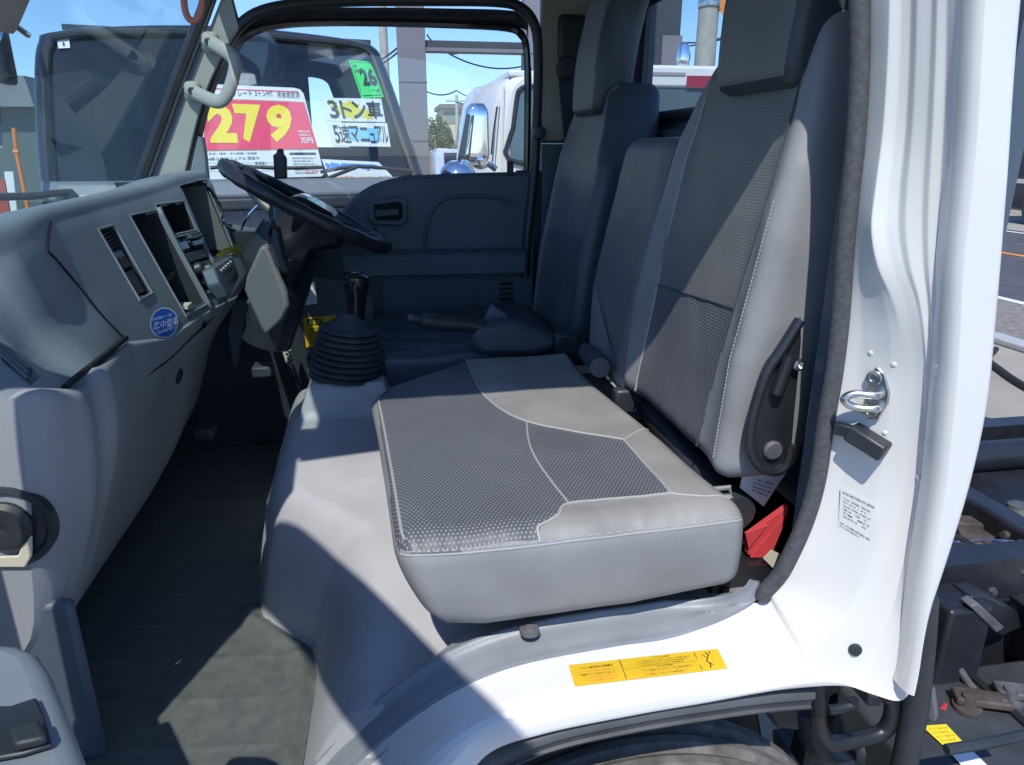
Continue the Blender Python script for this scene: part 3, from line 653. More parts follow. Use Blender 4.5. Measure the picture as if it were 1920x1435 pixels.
for y in ys:
    P = list(dprof(y)); P[3] = (xf(y, P[3][1]), P[3][1]); P[5] = (xf(y, P[5][1]), P[5][1])
    cu = catmull([(p[0], y, p[1]) for p in P[:4]], 6); upper.append(cu)
    top = P[3][1]; bot = P[5][1]
    zl = sorted([lerp(top, bot, k/40) for k in range(41)], reverse=True)
    fas.append([Vector((xf(y, z), y, z)) for z in zl])
    lw = catmull([(p[0], y, p[1]) for p in P[5:]], 6); low.append(lw)
mb.grid(upper, 0)
def skipf(i, k):
    p = (fas[i][k]+fas[i+1][k+1])/2
    for (a, b, c, d) in OPN.values():
        if a < p.y < b and c < p.z < d: return True
mb.grid(fas, 0, skip=skipf)
mb.grid(low, 1)
mb.add([p for p in upper[0]]+fas[0][1:]+low[0][1:], [tuple(range(len(upper[0])+len(fas[0])-1+len(low[0])-1))], 1)
mb.add([p for p in upper[-1]]+fas[-1][1:]+low[-1][1:], [tuple(range(len(upper[-1])+len(fas[-1])-1+len(low[-1])-1))], 0)
dash = mb.build('dashboard', ['dash', 'dashlow'], T, sharp=50, label='grey dashboard with storage bins, radio and air vent')
def recess(n_, depth, m, lip=.003, name='storage_bin', parent=dash, mi=None):
    a, b, c, d = OPN[n_]; mb = MB(); e = .004; a -= e; b += e; c -= e; d += e
    f = [Vector((xf(y, z)-.0005, y, z)) for y, z in ((a, c), (b, c), (b, d), (a, d))]
    bk = [p+Vector((-depth, 0, 0)) for p in f]
    mb.add(f+bk, [(4, 5, 6, 7), (0, 1, 5, 4), (1, 2, 6, 5), (2, 3, 7, 6), (3, 0, 4, 7)])
    o = mb.build(name, m, parent)
    fr = MB(); fr.tube(f, .0035, 6, closed=True); fr.build('bezel', 'dash', o if parent is dash else parent)
    return o, f, bk
vo, f, bk = recess('vent', .03, 'blk', name='air_vent')
def fasp(n_, s, t, off=0):
    a, b, c, d = OPN[n_]; y = lerp(a, b, s); z = lerp(d, c, t); return Vector((xf(y, z)+off, y, z))
for k in range(2):
    mb = MB(); t0, t1 = (.34, .58) if k == 0 else (.64, .98)
    mb.add([fasp('vent', s, t, -.006) for s, t in ((.1, t0), (.9, t0), (.9, t1), (.1, t1))]+[fasp('vent', s, t, -.02) for s, t in ((.1, t0), (.9, t0), (.9, t1), (.1, t1))], [(0, 1, 2, 3), (4, 5, 6, 7), (0, 1, 5, 4), (1, 2, 6, 5), (2, 3, 7, 6), (3, 0, 4, 7)]); mb.build('louvre', 'dashdk' if k else 'dash', vo)
mb = MB()
for k in range(8): a = fasp('vent', .5, .42+k*.02, -.002); mb.box(a-Vector((.003, .012, .0012)), a+Vector((.003, .012, .0012)))
mb.build('thumbwheel', 'blk', vo)
for k in range(5):
    p_ = [fasp('vent', .08, .10+k*.05, -.010), fasp('vent', .92, .06+k*.05, -.010)]; MB().tube(p_, .0022, 6).build('louvre', 'dashdk', vo)
bo, f, bk = recess('bin', .16, 'dashdk', name='storage_bin')
mb = MB(); a, b, c, d = OPN['bin']; zs = lerp(d, c, .66)
mb.box((xf(b, zs)-.16, a, zs-.006), (xf(a, zs)-.012, b, zs+.006)); mb.build('shelf', 'dashdk', bo)
mb = MB(); mb.grid([[Vector((xf(yy, z)+.006, yy, z)) for z in [lerp(zb1+.01, zb0-.02, k/12) for k in range(13)]] for yy in (b+.001, b+.012)]); mb.build('divider', 'dash', bo, solid=.008)
q = onf(355, 572); MB().box((q.x-.03, q.y-.03, q.z-.004), (q.x+.004, q.y+.012, q.z+.004)).build('key_strip', 'ivory', bo)
so_, f, bk = recess('screen', .05, 'void', name='display_recess')
ro, f, bk = recess('radio', .02, 'blk', name='radio')
for s0, t0, s1, t1, m, off in ((.05, .06, .45, .24, 'gloss', .004), (.55, .0, .98, .10, 'blk', .012), (.55, .12, .98, .22, 'gloss', .008), (.06, .30, .95, .46, 'dashdk', .004), (.08, .50, .92, .55, 'gloss', .005)):
    mb = MB(); q = [fasp('radio', s, t, off) for s, t in ((s0, t0), (s1, t0), (s1, t1), (s0, t1))]; mb.prism(q, (-.02, 0, 0)); mb.build('radio_button', m, ro, bevel=.002)
mk = MB()
for r_i in range(2):
    for c_i in range(4):
        q = [fasp('radio', .14+c_i*.2, .325+r_i*.07, .0052), fasp('radio', .26+c_i*.2, .325+r_i*.07, .0052), fasp('radio', .26+c_i*.2, .35+r_i*.07, .0052), fasp('radio', .14+c_i*.2, .35+r_i*.07, .0052)]; mk.add(q, [(0, 1, 2, 3)])
mk.build('button_marks', 'grim', ro)
for s, t in ((.3, .66), (.7, .72), (.45, .86)):
    MB().lathe(fasp('radio', s, t, -.02), (.93, 0, .37), [(.017, 0), (.017, .03), (.014, .036), (0, .036)], 18).build('knob', 'blk', ro)
MB().tube([fasp('radio', .1, .08, .006), fasp('radio', .9, .03, .016)], .004, 6).build('card_edge', 'chrome', ro)
co, f, bk = recess('cluster', .14, 'dashdk', name='instrument_cluster')
mb = MB(); a, b, c, d = OPN['cluster']
mb.add([(xf(b, d)-.004, b-.003, d-.01), (xf(b, d)-.12, b-.003, d-.02), (xf(b, c)-.12, b-.003, c+.02), (xf(b, c)-.004, b-.003, c)], [(0, 1, 2, 3)]); mb.build('cluster_side', 'sage', co)
for s, r_ in ((.3, .05), (.62, .045)):
    MB().lathe((xf(lerp(a, b, s), 1.54)-.128, lerp(a, b, s), 1.545), (1, 0, .3), [(r_, 0), (r_, .006), (r_*.86, .008), (r_*.84, .003), (0, .003)], 28).build('gauge', 'blk', co)
mb = MB()   # open lens edge / trim strip on the far side of the hood
e = [onf(x, y) for x, y in ((388, 352), (402, 372), (412, 392), (418, 420), (440, 432))]
mb.tube(catmull([p+Vector((.004, 0, 0)) for p in e], 4), .004, 6); mb.build('trim_strip', 'chrome', co)
# instrument hood lip
hood = catmull([onf(x, y) for x, y in ((331, 352), (345, 346), (370, 342), (398, 343), (410, 352))], 4)
# lower cluster shelf, yellow tag, slotted panel under the wheel
sh = MB(); c4 = [at(x, y, 'x', -.36) for x, y in ((398, 500), (452, 470), (468, 505), (430, 590))]
sh.prism([at(400, 500, 'x', -.405), at(437, 478, 'x', -.39), at(450, 520, 'x', -.375), at(430, 557, 'x', -.375), at(412, 530, 'x', -.39)], (-.03, 0, -.01)); sho = sh.build('switch_panel', 'door', dash, bevel=.005)
for k in range(5):
    a_, b_ = at(413+k*4.4, 508-k*4, 'x', -.397+k*.002), at(424+k*4.2, 534-k*4, 'x', -.384+k*.002)
    MB().tube([a_, b_], .0022, 6).build('slot', 'void', sho)
    MB().tube([a_+Vector((.002, 0, .002)), a_+Vector((.003, .003, -.003))], .003, 6).build('indicator', 'ivory', sho)
tg = MB(); tg.prism([at(x, y, 'x', -.385) for x, y in ((406, 477), (420, 466), (446, 460), (453, 468), (443, 479), (433, 470), (412, 480))], (-.002, 0, -.002)); tg.build('yellow_tag', 'lemon', dash)
tg = MB(); tg.prism([at(x, y, 'x', -.386) for x, y in ((400, 487), (412, 480), (433, 471), (424, 482), (404, 491))], (-.002, 0, -.002)); tg.build('paper_tag', 'ivory', dash)
# joints: panel seam, glovebox gap
e = [onf(x, y, .001) for x, y in ((95, 416), (92, 438), (90, 468), (110, 492), (150, 540), (190, 590), (232, 634))]
MB().tube(catmull(e, 5), .0022, 6).build('panel_seam', 'void', dash)
e = [onf(x, y, .006) for x, y in ((122, 727), (150, 703), (180, 680), (210, 656), (236, 634))]
MB().tube(catmull(e, 5), .0052, 6).build('glovebox_gap', 'void', dash)
e = [onf(x, y, .001) for x, y in ((170, 770), (172, 800), (170, 850), (167, 900), (160, 960))]
MB().tube(catmull(e, 5), .0016, 6).build('lower_seam', 'dashdk', dash)
e = [onf(x, y, .001) for x, y in ((112, 1066), (104, 1092), (92, 1140), (80, 1200), (70, 1240))]
MB().tube(catmull(e, 4), .0035, 6).build('trim_slot', 'void', dash)
e = [onf(x, y, .001) for x, y in ((277, 705), (285, 698), (320, 672), (352, 640), (395, 600), (410, 565), (412, 540))]
MB().tube(catmull(e, 5), .002, 6).build('fascia_seam', 'void', dash)
# demister outlet on the near end
dv = [(2, 652), (22, 664), (76, 716), (58, 734), (2, 690)]
def ontop(px, py):   # dash top at the near end, real surface z ~1.53
    return at(px, py, 'z', 1.500)
MB().prism([ontop(*p)+Vector((0, 0, .004)) for p in dv], (0, 0, .003)).build('side_outlet', 'blk', dash, bevel=.002)
for k in range(3):
    a_, b_ = ontop(4, 660+k*9), ontop(60-k*2, 708+k*9)
    MB().tube([a_+Vector((0, 0, .009)), b_+Vector((0, 0, .009))], .0022, 6).build('outlet_slat', 'dashdk', dash)
# round lock and slot on lower dash
q = onf(336, 706, .002); n_ = Vector((.9, -.1, -.3)).normalized()
MB().lathe(q, n_, [(.018, -.006), (.018, .002), (.013, .003), (.013, -.004), (0, -.004)], 20).build('cover_knob', 'dashdk', dash)
q = onf(382, 604, .0); MB().lathe(q, Vector((.95, 0, .2)).normalized(), [(.014, -.006), (.014, .002), (.009, .004), (0, .002)], 18).build('key_socket', 'gloss', dash)
q = onf(420, 606, .0); MB().box((q.x-.02, q.y-.03, q.z-.018), (q.x+.003, q.y+.03, q.z+.018)).build('blank_switch', 'blk', dash, bevel=.002)
# end-face dial cover
q = at(18, 985, 'y', .088); ed = MB().lathe(at(12, 990, 'y', YE-.002), (0, -1, 0), [(.058, -.012), (.058, .001), (.050, .003), (.045, -.004), (0, -.004)], 28).build('end_cover', 'blk', dash)
MB().lathe(at(10, 985, 'y', YE), (0, -1, 0), [(.034, -.01), (.034, .006), (.028, .012), (.01, .013), (0, .010)], 24).build('cover_knob', 'dashdk', ed)
MB().prism([at(x, y, 'y', YE-.003) for x, y in ((-10, 1042), (36, 1040), (50, 1000), (62, 1002), (62, 1040), (50, 1062), (-10, 1062))], (0, -.004, 0)).build('pale_bezel', 'ivory', ed, bevel=.002)
# round blue sticker
qc = onf(309, 605, .0015); e1 = (onf(330, 590)-onf(285, 620)).normalized(); e2 = (onf(300, 578)-onf(318, 632)); e2 = (e2-e1*e2.dot(e1)).normalized()
pl = Plane(qc, e1, e2); st = MB(); rr = (onf(330, 590)-qc).length*1.18
eu = abs(pl.uv(340, 605)[0]-pl.uv(278, 605)[0])/2; ev = abs(pl.uv(309, 572)[1]-pl.uv(309, 639)[1])/2
for rr_, hh_, mi_ in ((1.0, 0, 1), (.92, .0005, 0)):
    for a_ in range(5):
        for k in range(48):
            q4 = [(a_/5, k), ((a_+1)/5, k), ((a_+1)/5, k+1), (a_/5, k+1)]
            st.add([pl.p(rr_*t_*eu*math.cos(2*math.pi*j_/48), rr_*t_*ev*math.sin(2*math.pi*j_/48), hh_) for t_, j_ in (q4 if a_ else q4[1:])], [(0, 1, 2, 3) if a_ else (0, 1, 2)], mi_)
tq = lambda x0, y0, x1, y1, sl: [pl.uv(x0, y0), pl.uv(x1, y0-sl), pl.uv(x1, y1-sl), pl.uv(x0, y1)]
text_into(st, pl, tq(288, 621, 334, 605, 12), '準中型車', .001, .006, 1)
text_into(st, pl, tq(284, 603, 322, 597, 10), '車両総重量7.5トン未満', .001, .006, 1)
text_into(st, pl, tq(293, 628, 332, 622, 12), 'この車は準中型免許で運転できます', .001, .006, 1)
def pix(p):
    v = p-CV; z = v.dot(FW); return CX+F*v.dot(RT)/z, CY-F*v.dot(UP)/z
for i, v in enumerate(st.v):
    h = (v-pl.o).dot(pl.n); st.v[i] = onf(*pix(v-pl.n*h), off=.0022+abs(h)*2.5+(.002 if abs(h) > .0008 else 0))
st.build('round_sticker', ['blue', 'paper'], dash)
# device holder standing on the dash behind the wheel
mb = MB(); mb.prism([at(x, y, 'y', 1.30) for x, y in ((514, 336), (512, 296), (511, 290), (517, 289), (520, 279), (529, 279), (531, 290), (536, 296), (537, 336))], (0, .03, 0)); mb.build('phone_holder', 'blk', T, bevel=.004)
# near-end dash footing
# ================================================================== STEERING
WC = (at(425, 312, 'y', 1.2)+at(722, 462, 'y', 1.2))/2; ax1 = (at(722, 462, 'y', 1.2)-at(425, 312, 'y', 1.2)).normalized(); WR = (at(722, 462, 'y', 1.2)-at(425, 312, 'y', 1.2)).length/2
ax2 = Vector((0, 1, 0)); wn = ax1.cross(ax2).normalized(); wn = -wn if wn.z < 0 else wn
# tip the wheel a little toward the near side as in the photo
ax2 = (ax2-wn*.035).normalized(); wn = ax1.cross(ax2).normalized(); wn = -wn if wn.z < 0 else wn
rim = MB().tube([WC+ax1*WR*math.cos(2*math.pi*k/64)+ax2*WR*math.sin(2*math.pi*k/64) for k in range(64)], [.0175+.0012*math.cos(k*8) for k in range(64)], 12, closed=True)
rimo = rim.build('steering_wheel', 'gloss', T)
rimo.data.materials[0] = mat('worn_wheel_leather', (.02, .022, .028), .35, noise=.4, nscale=25, bump=.3, bscale=90)
for a in (20, 160, 270):
    d = ax1*math.cos(R(a))+ax2*math.sin(R(a)); mb = MB().tube(catmull([WC-wn*.045+d*.04, WC-wn*.04+d*.10, WC-wn*.01+d*.17, WC+d*(WR-.005)], 5), .022, 10, flat=.45); mb.build('spoke', 'blk', rimo)
MB().lathe(WC-wn*.075, wn, [(.055, 0), (.078, .01), (.082, .035), (.07, .05), (.03, .056), (0, .056)], 28).build('horn_pad', 'blk', rimo)
MB().lathe(WC-wn*.14, wn, [(.06, 0), (.062, .06), (.05, .07), (0, .07)], 20).build('hub', 'blk', rimo)
col = MB(); cb = WC-wn*.10
col.tube(catmull([cb+wn*.03, cb-wn*.06+Vector((-.02, 0, 0)), at(545, 470, 'y', 1.2), at(500, 640, 'y', 1.22)], 6), [.085-.0012*k for k in range(19)], 16)
colo = col.build('steering_column', 'blk', T)
MB().prism([at(x, y, 'y', 1.08) for x, y in ((488, 462), (500, 462), (522, 508), (538, 545), (543, 572), (530, 600), (497, 631), (487, 612), (458, 545), (462, 520))], (0, .10, .0)).build('column_shroud', 'sage', colo, bevel=.012)
MB().prism([at(x, y, 'y', 1.09) for x, y in ((497, 460), (512, 380), (560, 366), (620, 400), (650, 440), (640, 470), (590, 480), (560, 540), (540, 575), (524, 506))], (0, .16, .0)).build('column_cover', 'gloss', colo, bevel=.02)
MB().prism([at(x, y, 'y', 1.06) for x, y in ((510, 430), (520, 428), (530, 480), (545, 510), (532, 515), (516, 500), (505, 470))], (0, .03, .0)).build('wiper_stalk', 'blk', colo, bevel=.005)
MB().prism([at(x, y, 'y', 1.07) for x, y in ((530, 490), (548, 490), (546, 515), (528, 512))], (0, .02, .0)).build('column_switch', 'gloss', colo, bevel=.003)
mb = MB(); e = catmull([at(x, y, 'y', 1.40) for x, y in ((452, 432), (463, 408), (478, 390), (495, 376), (520, 372))], 5); mb.tube(e, .003, 6); mb.build('cluster_lens_edge', 'chrome', dash)
# knee panel, lower column side in sun, pedals area
MB().prism([at(x, y, 'y', 1.40) for x, y in ((437, 560), (478, 566), (470, 600), (464, 628), (450, 640), (444, 690), (436, 690), (425, 620))], (0, .04, 0)).build('knee_panel', 'door', T, bevel=.008)
kb = MB().prism([at(x, y, 'y', 1.47) for x, y in ((545, 572), (556, 532), (590, 520), (660, 530), (700, 560), (700, 720), (600, 720), (575, 655), (557, 590))], (0, .03, 0)).build('kick_panel', 'dash', T)
pl = Plane(at(580, 550, 'y', 1.465), (1, 0, 0), (0, 0, 1)); lb = MB(); q = [pl.uv(*p) for p in ((567, 573), (595, 570), (590, 529), (563, 532))]; quad(lb, pl, q, 0)
for k in range(9): text_into(lb, pl, inq(q, .15, .84-k*.085, .85-(k % 3)*.1, .89-k*.085), ('運転者席', 'エンジンオイル', 'SAE 10W-30', 'フィルタ', '冷却水')[k % 5], .0008, .006, 1)
lb.build('service_label', ['paper', 'ink'], kb)
lb = MB(); q = [pl.uv(*p) for p in ((574, 652), (650, 640), (640, 590), (568, 596))]; quad(lb, pl, q, .001)
quad(lb, pl, inq(q, .10, .72, .50, .94), .0018, 1); text_into(lb, pl, inq(q, .24, .75, .48, .91), '危険', .0024, .02, 2); lb.add([pl.p(*u, .0024) for u in (inq(q, .13, .75, .21, .75)[0], inq(q, .13, .75, .21, .75)[1], inq(q, .17, .91, .17, .91)[0])], [(0, 1, 2)], 2)
for k in range(6): text_into(lb, pl, inq(q, .08, .58-k*.1, .92-.1*(k % 2), .64-k*.1), '坂道駐車時は必ず駐車ブレーキを使用', .0018, .006, 1)
lb.build('warning_label', ['yellow', 'ink', 'lemon'], kb)
# perforated pedal-box plate catching the sun
pf = MB(); o_ = at(540, 660, 'y', 1.38); mbp = bmesh.new()
pp = [at(x, y, 'y', 1.38) for x, y in ((528, 614), (540, 640), (552, 672), (548, 690), (535, 680), (524, 640))]
pf.prism(pp, (0, .004, 0)); pfo = pf.build('perforated_plate', 'ivory', T)
for i in range(4):
    for j in range(6):
        x, y = 532+i*6+j*2, 640+j*8+(i % 2)*4
        if inpoly(x, y, [(528, 618), (540, 640), (552, 672), (548, 690), (535, 680), (526, 640)]): MB().lathe(at(x, y, 'y', 1.3785), (0, -1, 0), [(.0035, 0), (.0035, .0012), (0, .0012)], 10).build('hole', 'void', pfo)
for (x0, y0, x1, y1) in ((360, 808, 392, 822), (470, 690, 500, 700)):
    MB().box(at(x0, y0, 'y', 1.2)+Vector((0, 0, -.03)), at(x0, y0, 'y', 1.2)+Vector((.05, .06, 0))).build('pedal', 'rubber', T, bevel=.006)
# ================================================================== ENGINE COVER, MAT
def xb(y): return interp(y, [(.05, -.17), (.40, -.16), (.47, -.175), (.58, -.275), (.66, -.295), (1.3, -.31)])
def HC(x, y):
    zt = interp(y, [(.10, .99), (.20, 1.02), (.40, 1.085), (.60, 1.125), (.80, 1.15), (1.3, 1.15)])
    W = interp(y, [(.3, .17), (.45, .15), (.62, .10), (1.3, .10)])
    t = (x-xb(y))/W
    z = .845 if t <= 0 else .845+(zt-.845)*(1-(1-min(1, t))**2.6)
    zp = interp(x, [(-.24, .70), (-.20, .78), (-.14, .87), (-.07, .95), (0, 1.01), (.07, 1.052), (.15, 1.076), (.6, 1.10)])
    z = min(z, zp+.004+max(0, y-.13)*1.3+.3*max(0, y-.25))
    z = max(z, .845)
    # gear lever console
    dx = max(0, abs(x+.103)-.082); dy = max(0, abs(y-.985)-.093)
    if x+.103 < 0: dx *= 1.0
    d = math.hypot(dx*1.0, dy*1.8); zc = 1.222-2.6*d if d > 0 else 1.222
    k = .02; h = max(0, min(1, .5+.5*(zc-z)/k)); z = lerp(z, zc, h)+k*h*(1-h) if zc > z-.02 else z
    return z
xs = [lerp(-.34, .55, k/150) for k in range(151)]; yy = [lerp(.085, 1.10, k/130) for k in range(131)]
mb = MB(); mb.grid([[(x, y, HC(x, y)) for x in xs] for y in yy])
mb.build('engine_cover', 'vinyl', T, sharp=180, label='pale grey vinyl covered engine hump under the bench')
for x, y in ((552, 868),):
    q = at(x, y, 'x', -.235); MB().lathe(q, (-.95, -.2, .1), [(.010, -.005), (.011, .002), (.008, .005), (0, .004)], 16).build('cover_screw', 'scuff', T)
# side scuff plate: follows the sill, screws
rows = []
for i in range(akey(.478, 1.155), len(apath)):
    n = anrm(i); p = apath[i]; wd = interp(i, [(akey(.478, 1.155), 0), (akey(.42, 1.10), .7), (akey(.36, 1.09), 1)])
    fw_ = interp(p.x, [(-.24, 1), (-.02, 1), (.12, 0)])
    prof = [(-.002, .215), (-.012, .198), (-.016, .172), (-.022, .160), (-.022, .154), (-.014, .146), (-.010, .120), (-.004, .108), (.002, .104)]
    nar = sst((.14-p.x)/.16); prof = [(d, .11+(min(y, lerp(y, .166, nar))-.11)*max(.08, wd)) for d, y in prof]
    rows.append([Vector((p.x, q.y, p.z))+n*q.x for q in catmull([(d, y, 0) for d, y in prof], 3)])
for r_ in rows:
    for k_ in range(len(r_)-1):
        v = r_[k_]; hit, n_, _i, _d = jb.ray_cast(Vector((v.x, v.y, v.z+.08)), Vector((0, 0, -1)))
        if hit is not None and v.z < hit.z+.006: v.z = hit.z+.006
scu = MB().grid(rows).build('scuff_plate', 'scuff', T, sharp=50)
for x, y in ((993, 1180), (1332, 1135)):
    q = at(x, y, 'z', 1.108); sc1 = MB().lathe(q, (0, 0, 1), [(.014, -.004), (.013, .001), (.008, .0015), (.007, .0035), (.003, .004), (0, .003)], 18).build('screw', 'grim', scu)
# floor mat
def mz(x, y): return .858+.010*math.exp(-((x-xb(y)+.02)/.018)**2)*(1 if .12 < y < .62 else .3)+.0010*math.sin(9*x+5*y)+.0022*max(0, math.sin(x*8+y*62))**40
xs = [lerp(-.86, 0, k/170) for k in range(171)]; yy = [lerp(.05, 1.46, k/230) for k in range(231)]
mb = MB(); mb.grid([[(min(x, xb(y)+.004 + x*.0), y, mz(min(x, xb(y)+.004), y)) for x in [lerp(-.86, xb(y)+.012, k/170) for k in range(171)]] for y in yy])
fm = mb.build('floor_mat', 'mat', None, sharp=60); tag(fm, 'dusty black rubber mat on the cab floor below the dashboard', 'floor mat')
mp = MB(); mp.prism([(-.30, .62, .858), (-.62, .62, .858), (-.62, 1.42, .858), (-.33, 1.42, .858)], (0, 0, .006)); 
# ================================================================== SEATS
def cushx0(y): return interp(y, [(.12, -.012), (.30, -.022), (.50, -.034), (.64, -.046), (.70, -.02), (.79, .09), (.88, .18)])
def cushx1(y): return interp(y, [(.12, .462), (.21, .442), (.42, .422), (.61, .402), (.88, .400)])
from mathutils import noise as _ns
def nz(x, y, z=0): return _ns.noise(Vector((x, y, z)))
def ctop(x, y): return 1.268+.0035*nz(x*7, y*6, 2)+.0015*nz(x*19, y*17, 5)+.0016*math.exp(-((y-.145)/.03)**2)*nz(x*60, 1, 0)+.010*math.sin(max(0, min(1, (y-.12)/.3))*math.pi/2)-.012*sst((.22-x)/.3)*sst((y-.3)/.4)*0+.006*sst((x-.30)/.15)
mb = rbox((170, 220, 20), (.25, .38, .0725), .034)
def cwarp(p):
    u = (p.x+.25)/.5; y = p.y+.50; v = (p.z+.0725)/.145
    x = lerp(cushx0(y), cushx1(y), u)
    zt = ctop(x, y); zb = interp(x, [(-.05, 1.150), (.02, 1.128), (.08, 1.120), (.30, 1.128), (.50, 1.150)])
    z = lerp(zb, zt, v)
    bulge = math.sin(v*math.pi)*(.010+.004*nz(x*9, z*9, 7))+.0015*nz(x*22, z*14, 3)
    if y < .16: y -= bulge*(1-(y-.12)/.04)
    if u < .15: x -= bulge*(1-u/.15)
    x += (1-u)**3*(1-v)*.045
    return Vector((x, y, z))
mb.v = [cwarp(p) for p in mb.v]; cumb = mb
PERF = [(-.036, .70), (-.034, .655), (-.004, .09), (.171, .09), (.172, .128), (.222, .172), (.365, .172), (.357, .35), (.22, .464), (.188, .53), (.166, .636), (.160, .95), (-.02, .95)]
for i, f in enumerate(mb.f):
    c = sum((mb.v[k] for k in f), Vector())/len(f); top = c.z > ctop(c.x, c.y)-.0195
    mb.mi[i] = (1 if inpoly(c.x, c.y, PERF) else 2) if top else 0
cu = mb.build('bench_cushion', ['side', 'perf', 'smooth'], T, sharp=180, label='two-seat bench cushion, dotted dark centre with grey sides'); adduv(cu, lambda c: (c.x+.0022*nz(c.x*9, c.y*9, 1), c.y+.0022*nz(c.x*9, c.y*9, 4)))
def ctz(x, y): return ctop(x, y)+.0008
for ln, r_ in (([(-.036, .70), (-.034, .655), (-.018, .38), (-.004, .13)], .0022), ([(.171, .108), (.1715, .118), (.173, .130), (.20, .146), (.222, .172), (.30, .174), (.365, .172)], .0024), ([(.365, .172), (.362, .26), (.357, .35)], .002),
               ([(.357, .35), (.29, .405), (.22, .464), (.188, .53), (.166, .636), (.162, .75), (.162, .86)], .0024), ([(.222, .466), (.205, .33), (.222, .174)], .0016), ([(.357, .35), (.39, .375), (.42, .39)], .0018), ([(.365, .172), (.40, .155), (.445, .15)], .0018)):
    pts = catmull([(x, y, 0) for x, y in ln], 8); pts = snap([Vector((p.x, p.y, ctz(p.x, p.y)-(.012 if p.y < .125 else 0))) for p in pts], cumb, 0)
    MB().tube(pts, r_, 6).build('seam', 'seam', cu)
sm = MB(); e = catmull([(-.012, .122, 1.247), (.08, .113, 1.2465), (.17, .111, 1.249), (.30, .111, 1.254), (.43, .112, 1.258), (.45, .116, 1.258)], 10); e = snap(e, cumb, .0)
MB().tube(e, .0016, 6).build('seam', 'seam', cu)
th = []; rr_ = []
for i in range(len(e)-1):
    for f_, r_ in ((.05, .0009), (.5, .0009), (.56, .00015), (.98, .00015)): th.append(e[i].lerp(e[i+1], f_)+Vector((0, -.001, .006))); rr_.append(r_)
sm.tube(snap(th, cumb, .0003), rr_, 5)
sm.build('stitching', 'stitch', cu)
tl = MB(); a = at(1352, 925, 'y', .19); tl.tube([a+Vector((-.012, 0, .008)), a+Vector((.012, 0, .008)), a+Vector((.014, -.004, -.004)), a+Vector((-.010, -.004, -.004))], .004, 6, closed=True); tl.build('seat_pull_loop', 'smooth', cu)

def backrest(name, y0, y1, z0, z1, fx, th, yl, yr, bol, mats, chooser, n=(14, 64, 84), r=.03, zr=0):
    """y0..y1 nominal, yl/yr(z) edge functions, fx(z) front x, bol(s) forward swell of side bolsters"""
    mb = rbox(n, (th/2, (y1-y0)/2, (z1-z0)/2), r); H = (z1-z0)
    for i, p in enumerate(mb.v):
        z = p.z+(z0+z1)/2; s = (p.y+(y1-y0)/2)/(y1-y0); a, b = yl(z), yr(z); y = lerp(a, b, s)
        u = (p.x+th/2)/th
        x = fx(z)+p.x+th/2 - (bol(s, z)+.0035*nz(y*9, z*8, y0*10)+.0014*nz(y*24, z*20, y0*10))*(1-u)
        mb.v[i] = Vector((x, y, z))
    for i, f in enumerate(mb.f):
        c = sum((mb.v[k] for k in f), Vector())/len(f); mb.mi[i] = chooser(c, c.x < fx(c.z)+.02)
    o = mb.build(name, mats, T, sharp=180); adduv(o, lambda c: (c.y+.0022*nz(c.y*9, c.z*9, 1), c.z+.0022*nz(c.y*9, c.z*9, 4))); return o
pfx = lambda z: .452+.15*(z-1.30)
pyl = lambda z: interp(z, [(1.27, .180), (1.5, .182), (1.7, .185), (1.80, .20), (1.88, .215)])
pyr = lambda z: interp(z, [(1.27, .615), (1.45, .625), (1.55, .615), (1.65, .60), (1.74, .585), (1.80, .555), (1.84, .52), (1.88, .46)])
def pbol(s, z):
    e = min(s, 1-s); return .030*math.exp(-(e/.13)**2)*interp(z, [(1.27, .5), (1.45, 1), (1.7, .6), (1.85, .1)])
pn0 = lambda z: interp(z, [(1.27, .285), (1.40, .272), (1.55, .258), (1.68, .235), (1.78, .232), (1.90, .25)])
pn1 = lambda z: interp(z, [(1.27, .55), (1.40, .548), (1.55, .545), (1.7, .535), (1.85, .50)])
def hz(y): return 1.505-.06*(y-.27)
def pch(c, front):
    if not front: return 0
    if not (pn0(c.z) < c.y < pn1(c.z)): return 0
    return 1 if c.z < hz(c.y) else 2
pb = backrest('passenger_backrest', .18, .615, 1.272, 1.89, pfx, .12, pyl, pyr, pbol, ['side', 'perf', 'rib'], pch, r=.034)
pb['label'] = 'grey leather passenger backrest nearest the open door'
def psurf(y, z, o=.0):
    s = (y-pyl(z))/(pyr(z)-pyl(z)); return Vector((pfx(z)-pbol(s, z)-o, y, z))
for fn, zs_, r_, m_ in ((pn0, (1.29, 1.80), .0016, 'dleather'), (pn1, (1.29, 1.80), .002, 'seam')):
    MB().tube([psurf(fn(z), z, .0) for z in [lerp(*zs_, k/24) for k in range(25)]], r_, 6).build('seam', m_, pb)
MB().tube([psurf(y, hz(y), 0) for y in [lerp(.262, .545, k/16) for k in range(17)]], .0022, 6).build('seam', 'dleather', pb)
sm = MB()
th = []; rr_ = []
for k in range(70):
    z = lerp(1.31, 1.66, k/70); y = pyl(z)+.018
    for f_, r_ in ((0, .0008), (.0028, .0008), (.0031, .00015), (.0048, .00015)): th.append(psurf(y, z+f_, .0012)); rr_.append(r_)
sm.tube(th, rr_, 5)
sm.build('stitching', 'stitch', pb)
